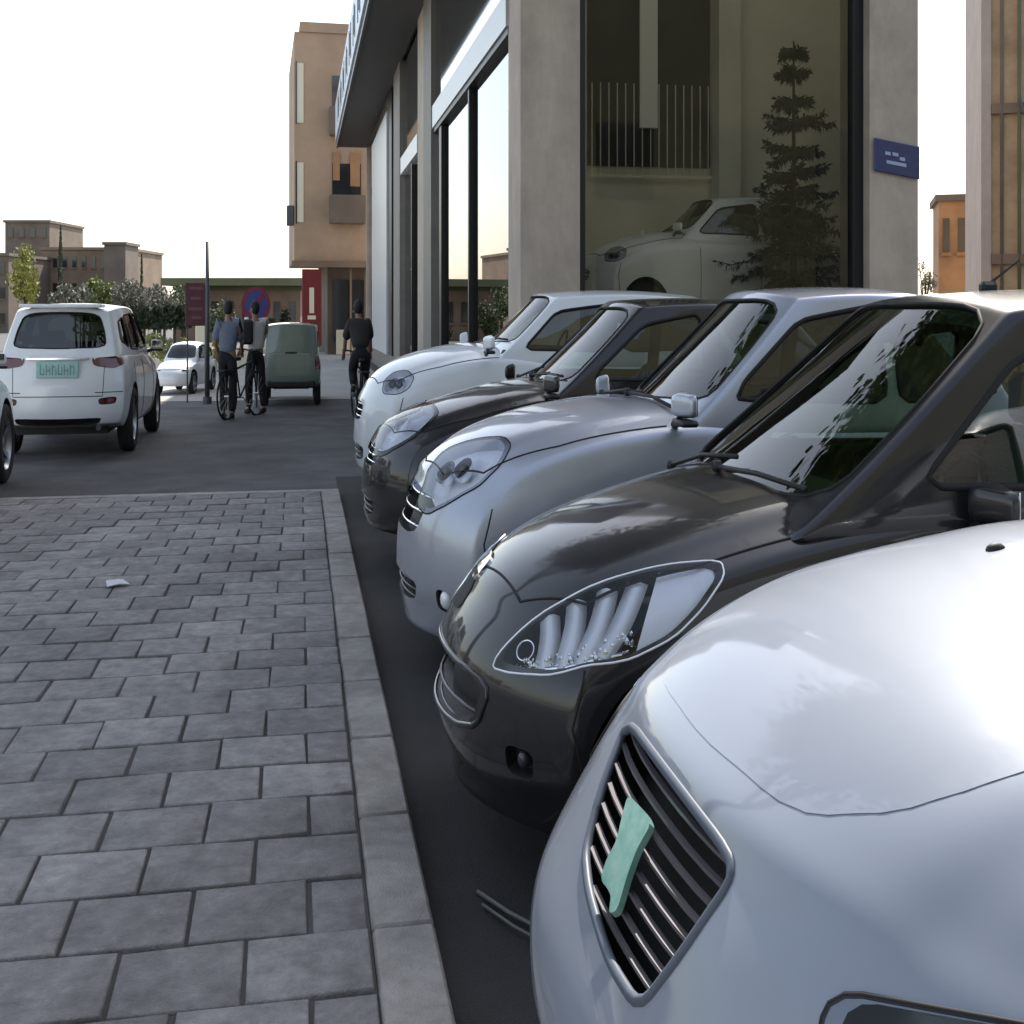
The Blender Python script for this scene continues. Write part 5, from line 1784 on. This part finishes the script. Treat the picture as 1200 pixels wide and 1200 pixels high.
def person(label, loc, rz, J, shirt, trousers, group=None):
    """J: joint positions in the person's own frame: x forward, y left, z up"""
    root = thing('person', label, 'person', loc, rz, group)
    V = {k: Vector(v) for k, v in J.items()}
    # one continuous body, head to foot, in skin; clothes are children on top
    N = []; E = []; Rr = []; idx = {}
    def add(k, p, r, parent=None):
        idx[k] = len(N); N.append(Vector(p)); Rr.append(r)
        if parent is not None: E.append((idx[parent], idx[k]))
    add('pelvis', V['pelvis'], (.145, .10))
    add('waist', V['pelvis'].lerp(V['chest'], .45), (.13, .09), 'pelvis')
    add('chest', V['chest'], (.165, .105), 'waist')
    add('neck0', V['neck'], .062, 'chest')
    add('neck', V['neck'].lerp(V['head'], .4), .055, 'neck0')
    add('head', V['head'], (.078, .09), 'neck')
    add('crown', V['head'] + (V['head'] - V['neck']).normalized() * .11, (.07, .082), 'head')
    for s_ in 'lr':
        add('sh' + s_, V['sh' + s_], .058, 'chest'); add('el' + s_, V['el' + s_], .043, 'sh' + s_); add('wr' + s_, V['wr' + s_], .030, 'el' + s_)
        d = (V['wr' + s_] - V['el' + s_]).normalized()
        add('pa' + s_, V['wr' + s_] + d * .07, (.034, .016), 'wr' + s_)
        side = d.cross(Vector((0, 0, 1)));  side = side.normalized() if side.length > .1 else Vector((0, 1, 0))
        for q in range(4):
            o_ = side * (q - 1.5) * .019
            add('f%d%s' % (q, s_), V['wr' + s_] + d * .13 + o_ + Vector((0, 0, -.008)), .010, 'pa' + s_)
            add('g%d%s' % (q, s_), V['wr' + s_] + d * (.155 + .01 * (q in (1, 2))) + o_ + Vector((.0, 0, -.03)), .008, 'f%d%s' % (q, s_))
        add('t' + s_, V['wr' + s_] + d * .06 + side * .045 + Vector((0, 0, .0)), .011, 'wr' + s_)
        add('hp' + s_, V['hp' + s_], .088, 'pelvis'); add('kn' + s_, V['kn' + s_], .060, 'hp' + s_); add('an' + s_, V['an' + s_], .040, 'kn' + s_)
        add('to' + s_, V['an' + s_] + Vector((.15, 0, -.055)), (.042, .03), 'an' + s_)
    skin_body(N, E, Rr, 0, M['skin'], root, 'body')
    # shirt
    def sub(keys, conns, grow, mat, name, rootk, cut=None):
        n = [Vector(N[idx[k]]) for k in keys]; rr = []
        for k in keys:
            q = Rr[idx[k]]; q = q if isinstance(q, tuple) else (q, q)
            rr.append((q[0] + grow, q[1] + grow))
        if cut:
            for k, t, towards in cut:
                i = keys.index(k); n[i] = N[idx[towards]].lerp(N[idx[k]], t)
        skin_body(n, [(keys.index(a_), keys.index(b_)) for a_, b_ in conns], rr, keys.index(rootk), mat, root, name)
    sub(['pelvis', 'waist', 'chest', 'neck0', 'shl', 'ell', 'shr', 'elr'], [('pelvis', 'waist'), ('waist', 'chest'), ('chest', 'neck0'), ('chest', 'shl'), ('shl', 'ell'), ('chest', 'shr'), ('shr', 'elr')], .042, shirt, 'shirt', 'chest', [('neck0', .55, 'chest')])
    sub(['waist', 'pelvis', 'hpl', 'knl', 'anl', 'hpr', 'knr', 'anr'], [('waist', 'pelvis'), ('pelvis', 'hpl'), ('hpl', 'knl'), ('knl', 'anl'), ('pelvis', 'hpr'), ('hpr', 'knr'), ('knr', 'anr')], .030, trousers, 'trousers', 'pelvis', [('waist', .7, 'pelvis')])
    for s_ in 'lr':
        a_ = V['an' + s_]
        skin_body([a_ + Vector((-.04, 0, -.03)), a_ + Vector((.06, 0, -.05)), a_ + Vector((.17, 0, -.06))], [(0, 1), (1, 2)], [.048, .05, .042], 0, M['rubber'], root, 'shoe', 1)
    hd_ = V['head']
    bm = bmesh.new(); bmesh.ops.create_uvsphere(bm, u_segments=16, v_segments=10, radius=1)
    for v in bm.verts:
        v.co = Vector((v.co.x * .105 - .012, v.co.y * .092, v.co.z * .12 + .055)) 
    bmesh.ops.delete(bm, geom=[v for v in bm.verts if v.co.z < .02 and v.co.x > -.03], context='VERTS')
    for v in bm.verts: v.co += hd_
    obj('hair', bm, M['hair'], root, smooth='all')
    for sy in (-1, 1):
        bm = bmesh.new(); bmesh.ops.create_icosphere(bm, subdivisions=1, radius=.011, matrix=Matrix.Translation(hd_ + Vector((.083, sy * .032, .02)))); obj('eye', bm, M['hair'], root)
        bm = bmesh.new(); bmesh.ops.create_icosphere(bm, subdivisions=1, radius=.022, matrix=Matrix.Translation(hd_ + Vector((0, sy * .088, .0)))); obj('ear', bm, M['skin'], root)
    bm = bmesh.new(); tube(bm, [hd_ + Vector((.085, 0, .02)), hd_ + Vector((.108, 0, -.02))], .012, 5); obj('nose', bm, M['skin'], root)
    bm = bmesh.new(); bx(bm, .083, .092, -.024, .024, -.052, -.044)
    for v in bm.verts: v.co += hd_
    obj('mouth', bm, M['darkred'], root)
    return root
def bicycle(label, loc, rz, group='bicycles at the crossing', col=None, steer=0.0):
    root = thing('bicycle', label, 'bicycle', loc, rz, group)
    r = .33
    A_, B_ = Vector((-.50, 0, r)), Vector((.55, 0, r))
    for c in (A_, B_):
        bm = bmesh.new(); tube(bm, [c + Vector((math.cos(k * math.pi / 12) * r, 0, math.sin(k * math.pi / 12) * r)) for k in range(24)], .020, 6, closed=True)
        t_ = obj('tyre', bm, M['rubber'], root, smooth='all')
        bm = bmesh.new()
        for k in range(14):
            a_ = k * math.pi / 7; cyl(bm, c + Vector((0, .02 * (-1) ** k, 0)), c + Vector((math.cos(a_) * r * .97, 0, math.sin(a_) * r * .97)), .0025, 3)
        obj('spokes', bm, M['alloy'], t_, kind='stuff')
        bm = bmesh.new(); cyl(bm, c + Vector((0, -.05, 0)), c + Vector((0, .05, 0)), .025, 8); obj('hub', bm, M['alloy'], t_)
    bb, st, hd_ = Vector((-.05, 0, .30)), Vector((-.20, 0, .80)), Vector((.38, 0, .82))
    bm = bmesh.new()
    for a_, b_ in ((bb, st), (bb, hd_ - Vector((-.03, 0, .1))), (st - Vector((-.02, 0, .08)), hd_), (bb, A_), (st - Vector((0, 0, .05)), A_), (hd_ + Vector((-.02, 0, .1)), B_)):
        tube(bm, [a_, b_], .017, 6)
    obj('frame', bm, col or M['black_plastic'], root, smooth='all')
    bm = bmesh.new(); bx(bm, -.33, -.08, -.06, .06, .84, .90, .02); cyl(bm, (-.20, 0, .78), (-.21, 0, .86), .013, 6); obj('saddle', bm, M['black_plastic'], root, smooth=40)
    bm = bmesh.new(); tube(bm, [(.26, -.28, 1.0), (.36, -.2, 1.0), (.36, 0, .97), (.36, .2, 1.0), (.26, .28, 1.0)], .013, 6); cyl(bm, (.36, 0, .92), (.36, 0, .98), .015, 6); obj('handlebar', bm, M['black_plastic'], root, smooth='all')
    bm = bmesh.new(); tube(bm, [bb + Vector((.12, -.1, -.1)), bb + Vector((.0, -.07, 0)), bb + Vector((0, .07, 0)), bb + Vector((-.12, .1, .1))], .011, 5); bx(bm, .03, .11, -.17, -.09, .185, .205); bx(bm, -.21, -.13, .09, .17, .395, .415); obj('pedals', bm, M['alloy'], root)
    bm = bmesh.new(); bx(bm, -.72, -.30, -.08, .08, .70, .72); cyl(bm, (-.68, .06, .70), (-.5, .06, r), .008, 5); cyl(bm, (-.68, -.06, .70), (-.5, -.06, r), .008, 5); obj('carrier', bm, M['black_plastic'], root)
    return root
stand = dict(pelvis=(0, 0, .93), chest=(.02, 0, 1.27), neck=(.03, 0, 1.44), head=(.06, 0, 1.56), shl=(.02, .17, 1.38), shr=(.02, -.17, 1.38),
             ell=(.05, .25, 1.12), elr=(.12, -.24, 1.13), wrl=(.22, .24, .98), wrr=(.30, -.22, 1.0), hpl=(0, .09, .88), hpr=(0, -.09, .88),
             knl=(.12, .10, .50), knr=(-.03, -.10, .49), anl=(.10, .10, .09), anr=(-.16, -.10, .10))
ride = dict(pelvis=(-.22, 0, 1.0), chest=(-.02, 0, 1.30), neck=(.06, 0, 1.44), head=(.12, 0, 1.56), shl=(.0, .17, 1.38), shr=(.0, -.17, 1.38),
            ell=(.16, .24, 1.16), elr=(.16, -.24, 1.16), wrl=(.22, .25, 1.03), wrr=(.22, -.25, 1.03), hpl=(-.20, .09, .95), hpr=(-.20, -.09, .95),
            knl=(.12, .11, .72), knr=(.10, -.11, .60), anl=(-.08, .12, .50), anr=(.05, -.13, .29))
P0 = far(267, 22.3)
person('man in a light blue-grey shirt and dark trousers walking away across the shaded road', (P0.x, P0.y, RZ), R(84), stand,
       pmat('shirt_blue_grey', (.15, .18, .25), .9, var=.15, bump=.3, bscale=12), pmat('trousers_dark', (.014, .015, .02), .9, bump=.3, bscale=14))
P0 = far(283, 22.6)
bicycle('dark bicycle between the man in blue and the man in white', (P0.x, P0.y, RZ), R(60))
P0 = far(300, 23.4)
person('man in a white shirt with a dark bag, standing right of the bicycle', (P0.x, P0.y, RZ), R(120), stand,
       pmat('shirt_white', (.62, .62, .60), .9, var=.2, bump=.3, bscale=12), pmat('trousers_black', (.010, .010, .012), .9, bump=.3, bscale=14))
bm = bmesh.new(); bx(bm, P0.x - .27, P0.x - .05, P0.y - .22, P0.y - .10, 1.0, 1.38, .04)
obj('shoulder_bag', bm, M['black_plastic'], label='black bag on the back of the man in white', cat='bag')
P0 = far(421, 22.0)
bicycle('dark bicycle ridden towards the canopy beside the white pillars', (P0.x, P0.y, RZ), R(97))
person('rider in dark clothes on the bicycle beside the showroom', (P0.x, P0.y, RZ), R(97), ride,
       pmat('jacket_dark', (.035, .030, .030), .9, bump=.3, bscale=12), pmat('jeans_dark', (.015, .016, .022), .9))

# a thin pale cable on the ground between the two nearest cars
bm = bmesh.new()
for q, rr in ((0, .007), (.09, .005)):
    tube(bm, [(.62 + .03 * q, 4.05 - q, .0), (.70, 3.86 - q, .012), (.86, 3.66 - q, .0), (1.05, 3.55 - q, .0), (1.4, 3.5 - q, .0)], rr, 6)
obj('cable', bm, pmat('cable_grey', (.10, .10, .09), .6), None, (0, 0, RZ + .012), smooth='all', label='thin pale cable looped on the dark ground beside the black hatchback', cat='cable')

# ------------------------------------------------------------------ fir tree inside the showroom
r_ = random.Random(21)
P0 = Vector((7.42, 16.55, 1.10))
root = thing('fir_tree', 'dark fir tree with drooping tiers indoors behind the shop pane', 'tree', P0)
H = 3.50
bm = bmesh.new(); tube(bm, [(0, 0, 0), (0, 0, H * .5), (0, 0, H)], [.06, .04, .012], 8)
bm2 = bmesh.new()
lv = 0.25
while lv < H - .1:
    t = lv / H
    n = 8 if t < .8 else 6
    Lb = (1.08 * (1 - t) ** .7 + .12) * r_.uniform(.82, 1.08)
    for k in range(n):
        a_ = 6.283 * k / n + lv * 3 + r_.uniform(-.2, .2)
        L_ = Lb * r_.uniform(.65, 1.15); tl = r_.uniform(.05, .6)
        pts = []
        for j in range(6):
            s_ = j / 5
            pts.append(Vector((math.cos(a_) * L_ * s_, math.sin(a_) * L_ * s_, lv + L_ * (tl * s_ - .75 * s_ * s_ + .42 * s_ ** 4) )))
        tube(bm, pts, .014, 4, r2=.004)
        for j in range(80):
            s_ = r_.uniform(.12, 1.0); q = pts[min(4, int(s_ * 5))].lerp(pts[min(5, int(s_ * 5) + 1)], (s_ * 5) % 1)
            dr = Vector((math.cos(a_), math.sin(a_), 0)); sd_ = Vector((-dr.y, dr.x, 0)) * (1 if r_.random() > .5 else -1)
            u = (sd_ * r_.uniform(.5, 1) + dr * r_.uniform(.1, .7) + Vector((0, 0, r_.uniform(-1.1, .35)))).normalized() * r_.uniform(.10, .19) * (1.2 - .5 * s_)
            w_ = u.orthogonal().normalized() * .020
            bm2.faces.new([bm2.verts.new(q + x_) for x_ in (Vector(), u * .5 + w_, u, u * .5 - w_)])
    lv += r_.uniform(.20, .30) if t < .55 else r_.uniform(.25, .34)
obj('trunk', bm, M['bark'], root, smooth='all')
obj('needles', bm2, leafmat('fir_needles', (.012, .022, .012), (.03, .042, .022)), root, kind='stuff')
bm = bmesh.new(); lathe(bm, [(.18, 0), (.24, .32), (.22, .32), (.17, .05)], 'z', 20); obj('pot', bm, M['brown_brick'], root)
